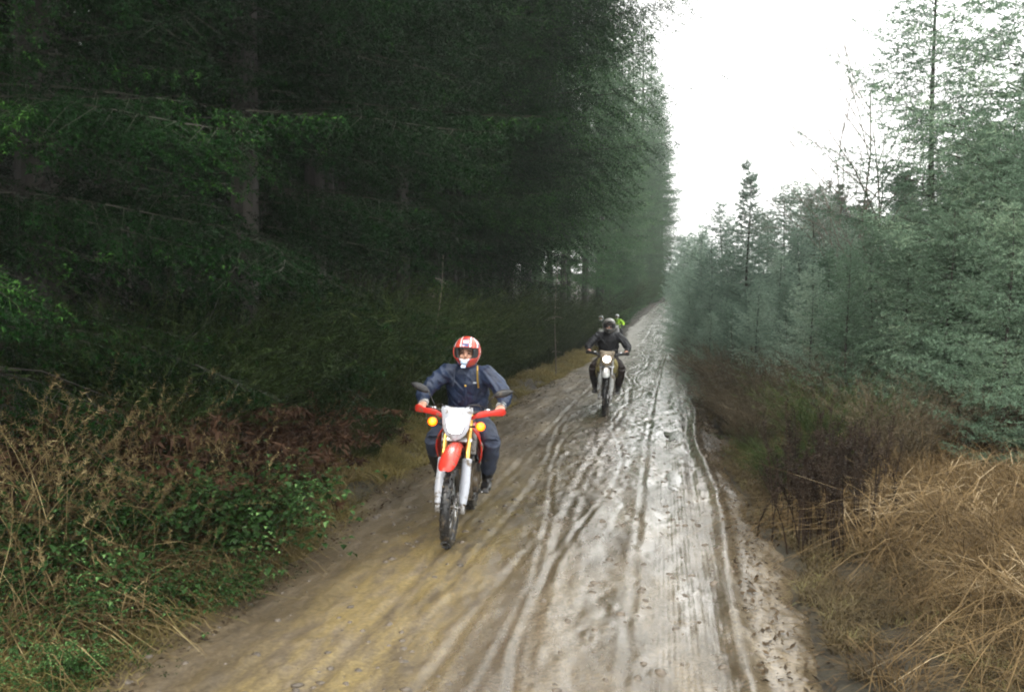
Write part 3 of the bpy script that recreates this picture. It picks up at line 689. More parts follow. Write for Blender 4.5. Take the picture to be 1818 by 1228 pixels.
def dead_weed(seed, n=8, H=1.0):
    rg = np.random.default_rng(seed); mb = MB(); T = []
    for k in range(n):
        x, y = rg.normal(size=2) * .16; h = H * (.6 + .5 * rg.random()); lx, ly = rg.normal(size=2) * .1
        P = [(x + lx * t * t, y + ly * t * t, h * t) for t in (0, .33, .66, 1)]
        mb.sweep(P, [.009, .008, .006, .003], 4)
        for q in range(24):
            t = .45 + .55 * rg.random(); c = np.array([[x + lx * t * t, y + ly * t * t, h * t]]); d = np.array([[rg.normal() * .5, rg.normal() * .5, .8]]); d /= np.linalg.norm(d)
            T.append(twig_needles(c, d, np.array([.09]), rg, 12, .024, .010))
    me = mb.mesh('weed'); co = np.empty(len(me.vertices) * 3, np.float32); me.vertices.foreach_get('co', co)
    V = co.reshape(-1, 3); F4 = [list(p.vertices) for p in me.polygons if len(p.vertices) == 4]; Tn = np.concatenate(T).reshape(-1, 3)
    return mesh_np('weed', np.concatenate([V, Tn]), [np.array(F4), np.arange(len(Tn)).reshape(-1, 3) + len(V)])

def scatter(meshes, mats, spots, name, label, cat, group, part=None):
    for k, (x, y, sc, rz) in enumerate(spots):
        me = meshes[k % len(meshes)]
        if isinstance(me, tuple):
            t = thing(name, label, cat, (x, y, gz(x, y) - .02), (0, 0, rz), group); t.scale = (sc,) * 3
            link('foliage', me[0], mats[0], t); link('cane', me[1], mats[1], t)
        else:
            o = link(name, me, mats[0]); o.location = (x, y, gz(x, y) - .02); o.rotation_euler = (random.uniform(-.08, .08), random.uniform(-.08, .08), rz); o.scale = (sc, sc, sc * random.uniform(.85, 1.15)); tag(o, label, cat, group)
rr = random.Random(11)
brooms = [broom_bush(300 + k) for k in range(3)]
sp = []
y = 7.6
while y < 118:
    for u0, s0 in ((-3.75, .6), (-4.3, 1.05), (-4.9, 1.3)):
        if u0 > -4 and (rr.random() < .35 or y > 13): continue
        if y < 10 and u0 > -4.6: continue
        uu = u0 + rr.uniform(-.25, .25); yy = y + rr.uniform(-.3, .3); sp.append((uu + float(shift(yy)), yy, s0 * rr.uniform(.55, 1.3), rr.uniform(0, 6.28)))
    y += .62 if y < 20 else .9 if y < 35 else 1.3 if y < 60 else 2.2
scatter(brooms, [M_broom], sp, 'broom_bush', 'dense dark green broom bush in the thicket between the left verge and the trunks', 'shrub', 'broom bushes along the left verge')
brk = [bracken(320 + k) for k in range(3)]
sp = []
for k in range(78):
    d = rr.uniform(6.8, 11.5); px = rr.uniform(-30, 680); x, y = W(px, d)
    if -8 < x < -4.1 and y > 6.3: sp.append((x, y, rr.uniform(1.2, 1.75), rr.uniform(0, 6.28)))
scatter(brk, [M_brown], sp, 'bracken', 'clump of dead red-brown bracken under the dark trees on the left', 'bracken', 'dead bracken under the left trees')
brm = [leafy(340 + k) for k in range(3)]
sp = []
for px, d, s_ in [(70, 6.3, .95), (150, 6.5, 1.), (225, 6.7, 1.05), (295, 6.9, 1.05), (355, 7.1, 1.1), (415, 7.3, 1.05), (90, 5.7, .7), (190, 5.8, .65), (275, 6.0, .6), (345, 6.3, .6), (20, 5.3, .7), (115, 5.1, .45),
                  (-30, 5.7, .9), (10, 7.0, 1.0), (50, 4.8, .4), (-20, 4.7, .5), (230, 5.2, .35), (390, 6.5, .45)]:
    x, y = W(px, d); sp.append((x, y, s_, rr.uniform(0, 6.28)))
scatter(brm, [M_leaf, M_brown], sp, 'bramble_bush', 'leafy green bramble bush at the lower left beside the track', 'bramble', 'green brambles at the lower left')
# tall straw grasses on the left
plm = [plume_grass(360 + k) for k in range(3)]
sp = []
for px, d, s_ in [(70, 6.8, 1.1), (135, 7.2, 1.25), (190, 7.6, 1.), (240, 7.5, 1.15), (320, 8., 1.2), (385, 8.2, 1.05), (400, 7.2, .9), (60, 5.7, .95), (20, 6.2, 1.2), (110, 6.3, .9), (220, 6.6, .8), (440, 7.6, .85), (470, 8.4, .8), (300, 6.3, .7), (30, 7.6, 1.3), (530, 9.4, .9), (590, 10, .9), (160, 5.3, .5), (360, 6.4, .55), (455, 6.8, .55), (95, 5.9, 1.1), (150, 6.0, 1.15), (215, 6.1, 1.0), (40, 5.2, .9), (275, 6.6, 1.0), (335, 6.9, 1.), (130, 6.9, 1.3), (180, 7.0, 1.35), (75, 6.4, 1.3)]:
    x, y = W(px, d); sp.append((x, y, s_ * .98, rr.uniform(0, 6.28)))
scatter(plm, [M_plume], sp, 'straw_grass', 'tall straw coloured grass clump rising from the brambles on the left', 'tall grass', 'straw grass clumps among the brambles')
otus = [tuft(390 + k, n=110, H=.5, rad=.16, lean=1.2, w=.0045) for k in range(3)]
sp = []
for k in range(120):
    y = rr.uniform(4.0, 15); u = rr.uniform(-4.3, -3.15) if y > 6 else rr.uniform(-3.9, -3.05); sp.append((u + float(shift(y)), y, rr.uniform(.5, 1.05), rr.uniform(0, 6.28)))
scatter(otus, [M_olive], sp, 'verge_tussock', 'floppy yellow-brown grass tussock on the left edge of the track', 'grass tussock', 'grass tussocks on the left verge')
poles = [trunk_mesh('pole%d' % k, 4.2 + k, .026, np.random.default_rng(70 + k), 6, .035, 8, (1, 4), .5) for k in range(2)]
for k, (px, d, lab) in enumerate([(755, 14.5, 'thin pale dead pole leaning at the forest edge above the front rider'), (985, 27, 'thin pale stem among the trunks left of the far riders')]):
    x, y = W(px, d); t = thing('dead_pole', lab, 'dead tree', (x, y, gz(x, y)), (0, R(4) if k == 0 else 0, k)); t.scale = (.7,) * 3; link('trunk', poles[k % 2], M_bark2, t)
sp = []
for k in range(34):
    x, y = W(rr.uniform(-20, 560), rr.uniform(5, 8.6)); sp.append((x, y, rr.uniform(.9, 1.5), rr.uniform(0, 6.28)))
scatter(otus, [M_plume], [q for q in sp if q[0] < -3.3], 'dry_tussock', 'dry grass tussock poking out between the brambles on the left', 'grass tussock', 'dry tussocks among the brambles')
# right bank: arching dead grass tussocks
tus = [tuft(380 + k, H=.95, n=95 + 18 * k, w=.0024 + .0008 * k, lean=.8 + .25 * k, rad=.26) for k in range(4)]
sp = []
for k in range(165):
    d = rr.uniform(4.6, 13.5); u = rr.uniform(1.15, 5.5) if d < 8 else rr.uniform(1.2, 3.6); y = d
    if u < 1.7 and rr.random() < .55: continue
    x = u
    if (x > 4.6 and y > 7.5): continue
    if .56 * (y) + x * 0 < x * .8 - 1: continue
    sp.append((x, y, rr.uniform(.55, 1.15) * (1 if u > 1.7 else .55), rr.uniform(0, 6.28)))
scatter(tus, [M_straw], sp, 'grass_tussock', 'arching tussock of dead tan grass on the bank right of the track', 'grass tussock', 'dead grass tussocks on the right bank')
wd = [dead_weed(400 + k) for k in range(3)]
sp = []
for px, d, s_ in [(1428, 8.6, .95), (1452, 8.3, 1.05), (1478, 8.7, 1.), (1502, 8.5, .9), (1516, 9., .95), (1400, 9.4, .8), (1445, 9.2, .9), (1545, 8.8, .8), (1440, 7.6, .95), (1466, 7.5, 1.), (1490, 7.7, .9), (1420, 8.0, .9), (1510, 7.9, .85)]:
    x, y = W(px, d); sp.append((x, y, s_, rr.uniform(0, 6.28)))
scatter(wd, [M_weed], sp, 'dead_weed', 'dark upright dead weed stalks among the tan grass on the right bank', 'dead weeds', 'dead weeds on the right bank')
sp = []
for k in range(46):
    d = rr.uniform(9.5, 26); u = rr.uniform(1.15, 2.6) if d > 12 else rr.uniform(1.9, 3.6); sp.append((u + float(shift(d)), d, rr.uniform(.45, .85), rr.uniform(0, 6.28)))
scatter(brooms, [foliage('dull_brown_scrub', (.036, .031, .021), (.135, .11, .072), scale=2)], sp, 'brown_scrub', 'low dull brown scrub between the right edge of the track and the young spruces', 'scrub', 'brown scrub along the right edge')
sp = []
for k in range(16):
    d = rr.uniform(9, 26); u = rr.uniform(1.15, 2.6); sp.append((u + float(shift(d)), d, rr.uniform(.3, .75), rr.uniform(0, 6.28)))
scatter(brooms, [M_broom], sp, 'low_broom', 'small green broom sprig at the right edge of the track', 'shrub', 'broom sprigs at the right edge')

# short grass on both verges, litter on the soil
def grass_field(name, n, seed, fn, H, mat, label, w=.0035, lean=.9):
    rg = np.random.default_rng(seed); u, y = fn(rg, n); x = u + shift(y); z = groundz(x, y)
    T, pts = stems(rg, len(u), H, .0, lean, 4, w, curve=.6)
    off = np.stack([x, y, z], -1); k = len(T) // len(u)
    T = T.reshape(k, len(u), 3, 3) + off[None, :, None, :]
    tag(link(name, tri_mesh(name, T.reshape(-1, 3, 3)), mat), label, 'grass', kind='stuff')
def fL(rg, n):
    y = 3.5 + 50 * rg.random(n * 3) ** 1.6; u = -2.85 - 1.5 * rg.random(n * 3) ** 1.3
    k = fbm(u * 1.4, y * 1.1, 21) + .25 * ss(-2.9, -3.3, u) * 0 > -.12
    k &= (u < -2.95 + .35 * fbm(y * .9, y * 0, 12)); return u[k][:n], y[k][:n]
grass_field('verge_grass', 60000, 500, fL, .32, M_olive, 'low yellow-green grass on the left verge of the track', .0045, 1.3)
def fR(rg, n):
    y = 3.8 + 40 * rg.random(n * 3) ** 1.6; u = .8 + 2.2 * rg.random(n * 3) ** 1.6
    k = fbm(u * 1.4, y * 1.1, 23) > -.25; k &= u > .92 - .35 * fbm(y * .8, y * 0, 6); return u[k][:n], y[k][:n]
grass_field('bank_grass', 60000, 501, fR, .22, M_bankg, 'low tan and green grass on the bank right of the track', .004, 1.2)
def fR2(rg, n):
    y = 3.2 + 8 * rg.random(n) ** 1.1; u = 1.6 + 4.6 * rg.random(n); return u, y
grass_field('dead_grass', 26000, 502, fR2, .38, M_straw, 'matted dead tan grass covering the right bank in the foreground', .0035, 1.8)
def litter(name, n, seed, fn, mat, label):
    rg = np.random.default_rng(seed); u, y = fn(rg, n); x = u + shift(y); z = np.maximum(groundz(x, y), roadz(u, y) * (np.abs(u + 1.2) < 2.2) + -9 * (np.abs(u + 1.2) >= 2.2)) + .006 + .02 * rg.random(len(x))
    a = rg.random(len(x)) * 6.283; s_ = .008 + .022 * rg.random(len(x)) ** 2; d = np.stack([np.cos(a), np.sin(a), rg.normal(size=len(x)) * .35], -1) * s_[:, None]
    q = np.stack([-np.sin(a), np.cos(a), rg.normal(size=len(x)) * .35], -1) * (s_ * .5)[:, None]; o = np.stack([x, y, z], -1)
    T = np.concatenate([np.stack([o - d, o - q, o + d], 1), np.stack([o - d, o + d, o + q], 1)])
    tag(link(name, tri_mesh(name, T), mat), label, 'leaf litter', kind='stuff')
def fB(rg, n):
    y = 3.2 + 22 * rg.random(n) ** 1.3; u = np.where(rg.random(n) < .6, .55 + 2.4 * rg.random(n) ** 1.3, -2.75 - 1.8 * rg.random(n) ** 1.2); return u, y
litter('leaf_litter', 20000, 510, fB, M_litter, 'dead leaves and twigs lying along both edges of the track')

# ------------------------------------------------------------------ motorcycles (local frame: front wheel touches down at the origin, nose towards -Y, rider's left hand at +X)
M_rub = plain('tyre_rubber', (.014, .014, .015), .35, mud=.25, bump=.3, muds=16)
M_black = plain('black_plastic', (.016, .016, .018), .4, mud=.25, muds=12)
M_alu = plain('dull_aluminium', (.42, .42, .43), .38, 1, mud=.4, muds=18)
M_chr = plain('bright_steel', (.65, .65, .66), .2, 1, bump=.05)
M_eng = plain('engine_casting', (.16, .155, .15), .5, .6, mud=.75, muds=14, bump=.4)
M_red = plain('red_plastic', (.55, .032, .020), .3, var=.1, mud=.3, muds=9, bump=.03)
M_white = plain('white_plastic', (.42, .44, .49), .3, var=.05, mud=.25, muds=10, bump=.03)
M_gold = plain('gold_fork_tube', (.75, .48, .12), .28, .8, mud=.2, muds=20)
M_spoke = plain('spoke_steel', (.5, .5, .5), .3, 1)
M_amber = plain('lit_amber_lens', (1, .15, .002), .2, var=0, emit=1.3, bump=0)
M_hot = plain('amber_bulb', (1, .36, .02), .2, var=0, emit=2.2, bump=0)
M_lamp = plain('lit_headlight', (1, .95, .90), .2, var=0, emit=5, bump=0)
M_lamp2 = plain('bright_headlight', (1, .90, .80), .2, var=0, emit=14, bump=0)
M_olive_p = plain('muddy_olive_plastic', (.36, .31, .12), .4, mud=.4, muds=9)
M_greyp = plain('grey_plastic', (.42, .43, .42), .35, mud=.4, muds=10)
M_tan = plain('muddy_tan_plastic', (.30, .24, .17), .4, mud=.4, muds=9)
M_seat = plain('seat_vinyl', (.02, .02, .022), .6, bump=.3)
_cache = {}
def geo(key, fn):
    if key not in _cache: _cache[key] = fn()
    return _cache[key]
FD = Vector((0, .454, .891))
def fk(s, x=0, fwd=0): return Vector((x, 0, .345)) + FD * s + Vector((0, -fwd * .891, fwd * .454))
def wheel(parent, y, r, wd, front):
    zc = r; k = 'f' if front else 'r'
    t = thing('front_wheel' if front else 'rear_wheel', None, None, (0, y, zc)); t.parent = parent
    def tyre():
        mb = MB(); pr = []
        for q in range(14):
            th = 2 * math.pi * q / 14; pr.append((r - wd * .52 - .004 + wd * .5 * math.cos(th) * 1.02, wd * .5 * math.sin(th)))
        mb.lathe(pr, (0, 0, 0), 'x', 48)
        for q in range(46 if front else 40):
            a = 2 * math.pi * q / (46 if front else 40)
            for xx, tl in (((-.011, 0), (.011, 0)) if q % 2 else ((-.031, .45), (.031, -.45))):
                M = Matrix.Rotation(a, 3, 'X'); rr_ = r - .003 - (abs(xx) > .02) * .010
                mb.box(M @ Vector((xx * wd / .085, 0, rr_)), (.016 * wd / .085, .020, .014), M @ Matrix.Rotation(tl, 3, 'Y'), top=(.8, .8))
        return mb.mesh('tyre')
    link('tyre', geo('tyre' + k, tyre), M_rub, t)
    ri = r - wd * .95
    def rim():
        mb = MB(); mb.lathe([(ri, -.024), (ri + .014, -.026), (ri + .012, -.012), (ri - .006, 0), (ri + .012, .012), (ri + .014, .026), (ri, .024), (ri - .012, 0)], (0, 0, 0), 'x', 44); return mb.mesh('rim')
    link('rim', geo('rim' + k, rim), M_black if front else M_alu, t)
    def hub():
        mb = MB(); mb.lathe([(.006, -.045), (.034, -.045), (.036, -.03), (.018, -.02), (.018, .02), (.036, .03), (.034, .045), (.006, .045)], (0, 0, 0), 'x', 20)
        mb.sweep([(-.115, 0, 0), (.115, 0, 0)], .009, 8); return mb.mesh('hub')
    link('hub', geo('hub' + k, hub), M_alu, t)
    def spokes():
        mb = MB()
        for q in range(32):
            a = 2 * math.pi * q / 32; s_ = 1 if q % 2 else -1; o = a + .45 * (1 if q % 4 < 2 else -1)
            mb.sweep([(s_ * .033, .034 * math.cos(o), .034 * math.sin(o)), (s_ * .006, ri * math.cos(a), ri * math.sin(a))], .0022, 4)
        return mb.mesh('spokes')
    link('spokes', geo('spokes' + k, spokes), M_spoke, t)
    def disc():
        mb = MB(); pr = [(.07, .050), (.118, .050), (.118, .054), (.07, .054)] if front else [(.06, -.055), (.10, -.055), (.10, -.059), (.06, -.059)]
        mb.lathe(pr, (0, 0, 0), 'x', 36)
        for q in range(5):
            a = 2 * math.pi * q / 5; s_ = 1 if front else -1; mb.sweep([(s_ * .045, .03 * math.cos(a), .03 * math.sin(a)), (s_ * .052, .08 * math.cos(a + .3), .08 * math.sin(a + .3))], .006, 5)
        return mb.mesh('brake_disc')
    link('brake_disc', geo('disc' + k, disc), M_chr, t)
    return t
def motorcycle(loc, rot, label, pal):
    b = thing('motorcycle', label, 'motorcycle', loc, rot)
    def P(name, key, fn, mats, parent=b, lab=None):
        o = link(name, geo(key, fn), mats, parent)
        if lab: o['label'] = lab
        return o
    wheel(b, 0, .345, .085, True); wheel(b, 1.44, .335, .12, False)
    # forks
    for s_, nm in ((-1, 'L'), (1, 'R')):
        def up():
            mb = MB(); mb.sweep([fk(.30, s_ * .104), fk(.86, s_ * .104)], .0225, 14); return mb.mesh('tube')
        def lo():
            mb = MB(); mb.sweep([fk(-.03, s_ * .104), fk(.02, s_ * .104), fk(.34, s_ * .104), fk(.36, s_ * .104)], [.020, .027, .027, .030], 14)
            mb.box(fk(-.01, s_ * .104), (.045, .06, .07)); return mb.mesh('lower', bevel=.004)
        def gd():
            mb = MB(); rs = []
            for q in range(9):
                s2 = .03 + .40 * q / 8; wv_ = .030 + .016 * math.sin(min(1, q / 5) * 2.2); rg_ = []
                for j in range(7):
                    a = R(-75 + 150 * j / 6); rg_.append(fk(s2, s_ * .106 + math.sin(a) * wv_, math.cos(a) * .042 - .004))
                for j in range(7):
                    a = R(75 - 150 * j / 6); rg_.append(fk(s2, s_ * .106 + math.sin(a) * (wv_ - .004), math.cos(a) * .036 - .004))
                rs.append(rg_)
            mb.rings(rs); return mb.mesh('guard')
        f = P('fork_leg', 'lo' + nm, lo, M_alu); P('fork_tube', 'up' + nm, up, pal['tube'], f); P('fork_guard', 'gd' + nm, gd, pal['guard'], f)
    def clamp():
        mb = MB(); Mx = Matrix.Rotation(R(-27), 3, 'X')
        for s2 in (.60, .80): mb.box(fk(s2, 0, -.02), (.27, .075, .035), Mx)
        mb.sweep([fk(.58, 0, -.05), fk(.84, 0, -.05)], .03, 12)
        for s_ in (-1, 1): mb.box(fk(.84, s_ * .045), (.03, .04, .06), Mx)
        return mb.mesh('clamp', bevel=.005)
    P('triple_clamp', 'clamp', clamp, M_alu)
    for q_, (x0_, x1_) in enumerate(((-.24, -.03), (.24, .04), (.20, .0))):
        P('cable', 'cab%d' % q_, lambda: MB().sweep([(x0_, .40, 1.13), (x0_ * .9, .27, 1.17 + .015 * q_), ((x0_ + x1_) / 2, .19, 1.20), (x1_, .23, 1.12), (x1_, .33, .98)], .0045, 6).mesh('cable'), M_black)
    # brake caliper
    def cal():
        mb = MB(); mb.box((.058, .09, .42), (.03, .06, .08)); mb.sweep([(.07, .1, .45), (.12, .2, .75), (.1, .32, 1.0)], .005, 6); return mb.mesh('cal', bevel=.008)
    P('brake_caliper', 'cal', cal, M_alu)
    # front fender
    def fender():
        mb = MB(); rs = []
        prof_ = [(-.41, .735, .030, .010), (-.37, .752, .060, .02), (-.28, .785, .080, .03), (-.14, .822, .082, .034), (0, .842, .078, .034), (.12, .855, .066, .028), (.26, .850, .060, .022), (.38, .81, .062, .02), (.46, .76, .055, .018)]
        for y_, z_, w_, h_ in prof_:
            rg_ = []
            for j in range(9):
                a = -1 + 2 * j / 8; rg_.append((a * w_, y_, z_ + h_ * (1 - abs(a) ** 2.4) - h_ * .9 * abs(a) ** 5))
            for j in range(9):
                a = 1 - 2 * j / 8; rg_.append((a * (w_ - .004), y_ + .001, z_ - .006 + h_ * (1 - abs(a) ** 2.4) - h_ * .9 * abs(a) ** 5))
            rs.append(rg_)
        mb.rings(rs); mb.sweep([(0, -.40, .742), (0, -.2, .845), (0, .1, .888)], [.004, .010, .008], 6)
        return mb.mesh('fender', sub=1)
    P('front_fender', 'fender', fender, pal['fender'])
    # headlight mask: broad white plate narrowing to a chin
    Mk = Matrix.Translation(fk(.76, 0, .15)) @ Matrix(((1, 0, 0, 0), (0, .30, -.954, 0), (0, .954, .30, 0), (0, 0, 0, 1)))
    Mk = Matrix.Translation((0, .175, 1.045)) @ Matrix.Rotation(R(72), 4, 'X')
    out = [(-.105, .145), (-.05, .135), (0, .132), (.05, .135), (.105, .145), (.135, .135), (.140, .105), (.128, .06), (.122, .01), (.112, -.05), (.085, -.105), (.045, -.140), (0, -.158), (-.045, -.140), (-.085, -.105), (-.112, -.05), (-.122, .01), (-.128, .06), (-.140, .105), (-.135, .135)]
    def mask():
        mb = MB(); mb.prism(out, Mk, .012, dome=.035); return mb.mesh('mask', bevel=.003)
    mk = P('headlight_mask', 'mask', mask, pal['mask'])
    lo_ = [(-.078, .020), (-.04, .030), (.04, .030), (.078, .020), (.070, -.04), (.050, -.090), (.02, -.100), (-.02, -.100), (-.050, -.090), (-.070, -.04)]
    if pal.get('round'): lo_ = [(.066 * math.cos(q * .4488), -.03 + .058 * math.sin(q * .4488)) for q in range(14)]
    def lens():
        mb = MB(); mb.prism(lo_, Mk @ Matrix.Translation((0, 0, .036)), .010, dome=.012); return mb.mesh('lens', bevel=.003)
    def bez():
        mb = MB(); mb.prism([(a * 1.14, bb * 1.12 + .003) for a, bb in lo_], Mk @ Matrix.Translation((0, 0, .028)), .016); return mb.mesh('bezel', bevel=.004)
    rk = 'r' if pal.get('round') else 't'
    h = P('headlight', 'bez' + rk, bez, pal['mask'], mk); P('lens', 'lens' + rk, lens, pal['lamp'], mk)
    # handlebar
    def bar():
        mb = MB(); pts = [(-.39, .468, 1.127), (-.28, .43, 1.135), (-.16, .39, 1.115), (-.10, .37, 1.10), (.10, .37, 1.10), (.16, .39, 1.115), (.28, .43, 1.135), (.39, .468, 1.127)]
        mb.sweep(pts, .0125, 10); mb.sweep([(-.15, .392, 1.118), (.15, .392, 1.118)], .009, 8); return mb.mesh('bar')
    hb = P('handlebar', 'bar', bar, M_black)
    for s_, nm in ((-1, 'L'), (1, 'R')):
        def grip():
            mb = MB(); mb.sweep([(s_ * .285, .431, 1.134), (s_ * .295, .435, 1.134), (s_ * .385, .467, 1.127), (s_ * .395, .471, 1.126)], [.022, .017, .017, .021], 12); return mb.mesh('grip')
        P('grip', 'grip' + nm, grip, M_rub, hb)
        def lev():
            mb = MB(); mb.sweep([(s_ * .25, .41, 1.132), (s_ * .27, .375, 1.125), (s_ * .33, .385, 1.112), (s_ * .40, .415, 1.105)], [(.008, .008), (.008, .007), (.006, .005), (.008, .007)], 8)
            mb.box((s_ * .24, .405, 1.13), (.05, .04, .04)); return mb.mesh('lever', bevel=.004)
        P('lever', 'lev' + nm, lev, M_chr, hb)
        def hg():
            mb = MB(); pth = [(s_ * .085, .28, 1.06), (s_ * .14, .265, 1.085), (s_ * .20, .27, 1.115), (s_ * .26, .29, 1.12), (s_ * .31, .312, 1.122), (s_ * .355, .335, 1.135), (s_ * .392, .37, 1.13), (s_ * .405, .43, 1.12)]
            mb.sweep(pth, [(.006, .009), (.007, .016), (.008, .032), (.008, .026), (.008, .022), (.009, .038), (.009, .036), (.006, .012)], 14, pw=2.6); return mb.mesh('handguard', sub=1)
        P('handguard', 'hg' + nm, hg, pal['guards'])
        if pal.get('mirrors'):
            def mir():
                mb = MB(); zz = 1.305 if s_ < 0 else 1.285; rt = Matrix.Rotation(R(22 if s_ < 0 else -16) , 3, 'Y')
                c = Vector((s_ * .37, .44, zz)); o_ = [(-.10, .0), (-.07, .026), (-.01, .038), (.05, .030), (.10, .0), (.06, -.026), (0, -.034), (-.06, -.024)]
                if s_ > 0: o_ = [(-a, bb) for a, bb in reversed(o_)]
                Mm = Matrix.Translation(c) @ (Matrix.Rotation(R(-22 * s_ if s_ < 0 else -14), 4, 'Y')) @ Matrix.Rotation(R(80), 4, 'X')
                mb.prism(o_, Mm, .012, dome=.024); mb.sweep([(s_ * .22, .40, 1.14), (s_ * .27, .40, 1.24), (s_ * .31, .435, zz - .008)], .005, 8); return mb.mesh('mirror', bevel=.003)
            P('mirror', 'mir' + nm, mir, M_black, hb)
        if pal.get('signals'):
            def stalk():
                mb = MB(); mb.sweep([(s_ * .10, .26, 1.0), (s_ * .20, .215, 1.03 - .012 * s_)], .009, 8); mb.ell((s_ * .21, .215, 1.03 - .012 * s_), (.046, .030, .044), 16, 10); return mb.mesh('signal')
            def hot_():
                mb = MB(); mb.ell((s_ * .21, .178, 1.03 - .012 * s_), (.020, .010, .019), 14, 8); return mb.mesh('hot')
            def lens_():
                mb = MB(); mb.ell((s_ * .21, .194, 1.03 - .012 * s_), (.040, .022, .038), 18, 10); return mb.mesh('lens')
            q = P('turn_signal', 'sg' + nm, stalk, M_black); P('amber_lens', 'al' + nm, lens_, M_amber, q); P('bulb_glow', 'ah' + nm, hot_, M_hot, q)
        # radiator shroud
        def shroud():
            mb = MB(); rows_ = [((.085, .33, 1.02), (.115, .50, 1.03), (.11, .72, 1.0)), ((.13, .335, .97), (.155, .50, .975), (.13, .74, .945)), ((.185, .36, .90), (.18, .52, .90), (.14, .75, .88)), ((.205, .40, .81), (.19, .55, .82), (.14, .74, .83)), ((.20, .45, .72), (.185, .57, .74), (.145, .70, .78)), ((.175, .50, .64), (.165, .56, .68), (.145, .64, .74))]
            rs = []
            for rw_ in rows_:
                A = [Vector((s_ * a, bb, c)) for a, bb, c in rw_]; ring = A + [v - Vector((s_ * .012, -.002, 0)) for v in reversed(A)]; rs.append(ring)
            mb.rings(rs)
            mb.sweep([Vector((s_ * a, bb, c)) for (a, bb, c), _, _ in rows_], .009, 8)
            return mb.mesh('shroud', sub=1)
        P('radiator_shroud', 'sh' + nm, shroud, pal['shroud'])
        if pal.get('wings'):
            def wing():
                mb = MB(); mb.ell((s_ * .125, .44, .885), (.085, .10, .15), 14, 10); return mb.mesh('wing')
            P('tank_wing', 'wing' + nm, wing, pal['shroud'])
        def rad():
            mb = MB(); mb.box((s_ * .11, .42, .86), (.09, .03, .24)); 
            for q in range(10): mb.box((s_ * .11, .403, .76 + .022 * q), (.085, .006, .008))
            return mb.mesh('radiator', smooth=False)
        P('radiator', 'rad' + nm, rad, M_alu)
        def peg():
            mb = MB(); mb.box((s_ * .19, .80, .335), (.12, .05, .018)); mb.sweep([(s_ * .1, .82, .35), (s_ * .2, .8, .335)], .012, 8)
            if s_ > 0: mb.sweep([(.13, .80, .33), (.17, .68, .34), (.20, .62, .36)], .007, 6)
            return mb.mesh('peg', bevel=.003)
        P('footpeg', 'peg' + nm, peg, M_alu)
    def engine():
        mb = MB(); mb.box((0, .66, .46), (.24, .34, .26)); mb.box((0, .58, .68), (.17, .17, .24), Matrix.Rotation(R(12), 3, 'X')); 
        for q in range(6): mb.box((0, .575 + q * .004, .62 + q * .028), (.20, .20, .008), Matrix.Rotation(R(12), 3, 'X'))
        mb.disc((.135, .62, .44), .085, .05, 'x', 24); mb.disc((.14, .76, .46), .06, .05, 'x', 20); mb.disc((-.135, .68, .45), .10, .05, 'x', 24)
        return mb.mesh('engine', bevel=.01)
    en = P('engine', 'eng', engine, M_eng)
    def skid():
        mb = MB(); mb.rings([[(x * w_, y_, z_) for x, z_ in ((-1, z1), (1, z1))] + [(x * w_, y_ + .006, z1 - .006) for x in (1, -1)] for y_, z1, w_ in ((.40, .52, .08), (.44, .40, .11), (.50, .31, .13), (.80, .29, .13))]); return mb.mesh('skid')
    P('skid_plate', 'skid', skid, M_alu)
    def exh():
        mb = MB(); mb.sweep([(0, .50, .72), (-.03, .40, .66), (-.05, .40, .52), (-.10, .48, .42), (-.13, .7, .42), (-.13, .95, .55)], .020, 10); mb.sweep([(-.15, .98, .62), (-.17, 1.05, .68), (-.18, 1.45, .80), (-.18, 1.5, .82)], [.02, .05, .055, .03], 14); return mb.mesh('exhaust')
    P('exhaust', 'exh', exh, M_alu)
    def frame():
        mb = MB()
        for s_ in (-1, 1):
            mb.sweep([(s_ * .03, .42, .98), (s_ * .09, .6, .88), (s_ * .11, .85, .70), (s_ * .11, .90, .42)], .018, 8); mb.sweep([(s_ * .02, .40, .86), (s_ * .06, .46, .6), (s_ * .10, .5, .34), (s_ * .10, .88, .32)], .015, 8)
            mb.sweep([(s_ * .09, .8, .80), (s_ * .09, 1.3, .90)], .011, 8)
        return mb.mesh('frame')
    P('frame', 'frame', frame, M_black)
    def swing():
        mb = MB()
        for s_ in (-1, 1): mb.sweep([(s_ * .09, .88, .42), (s_ * .10, 1.15, .38), (s_ * .10, 1.47, .335)], [(.018, .03), (.016, .028), (.012, .02)], 8)
        mb.sweep([(.12, .80, .45), (.105, 1.44, .37)], .006, 6); mb.sweep([(.12, .80, .40), (.105, 1.44, .28)], .006, 6); mb.sweep([(0, .98, .45), (0, .9, .78)], .035, 12); return mb.mesh('swingarm')
    P('swingarm', 'swing', swing, M_alu)
    def tank():
        mb = MB(); mb.sweep([(0, .46, .98), (0, .54, 1.0), (0, .68, 1.01), (0, .80, .97), (0, .86, .93)], [(.05, .04), (.10, .06), (.115, .07), (.09, .055), (.06, .03)], 14, pw=2.6); return mb.mesh('tank', sub=1)
    P('fuel_tank', 'tank', tank, pal['shroud'])
    def seat():
        mb = MB(); mb.sweep([(0, .74, .95), (0, .85, .905), (0, 1.0, .895), (0, 1.2, .915), (0, 1.38, .94)], [(.06, .03), (.085, .045), (.11, .045), (.11, .04), (.08, .025)], 14, pw=3); return mb.mesh('seat', sub=1)
    P('seat', 'seat', seat, M_seat)
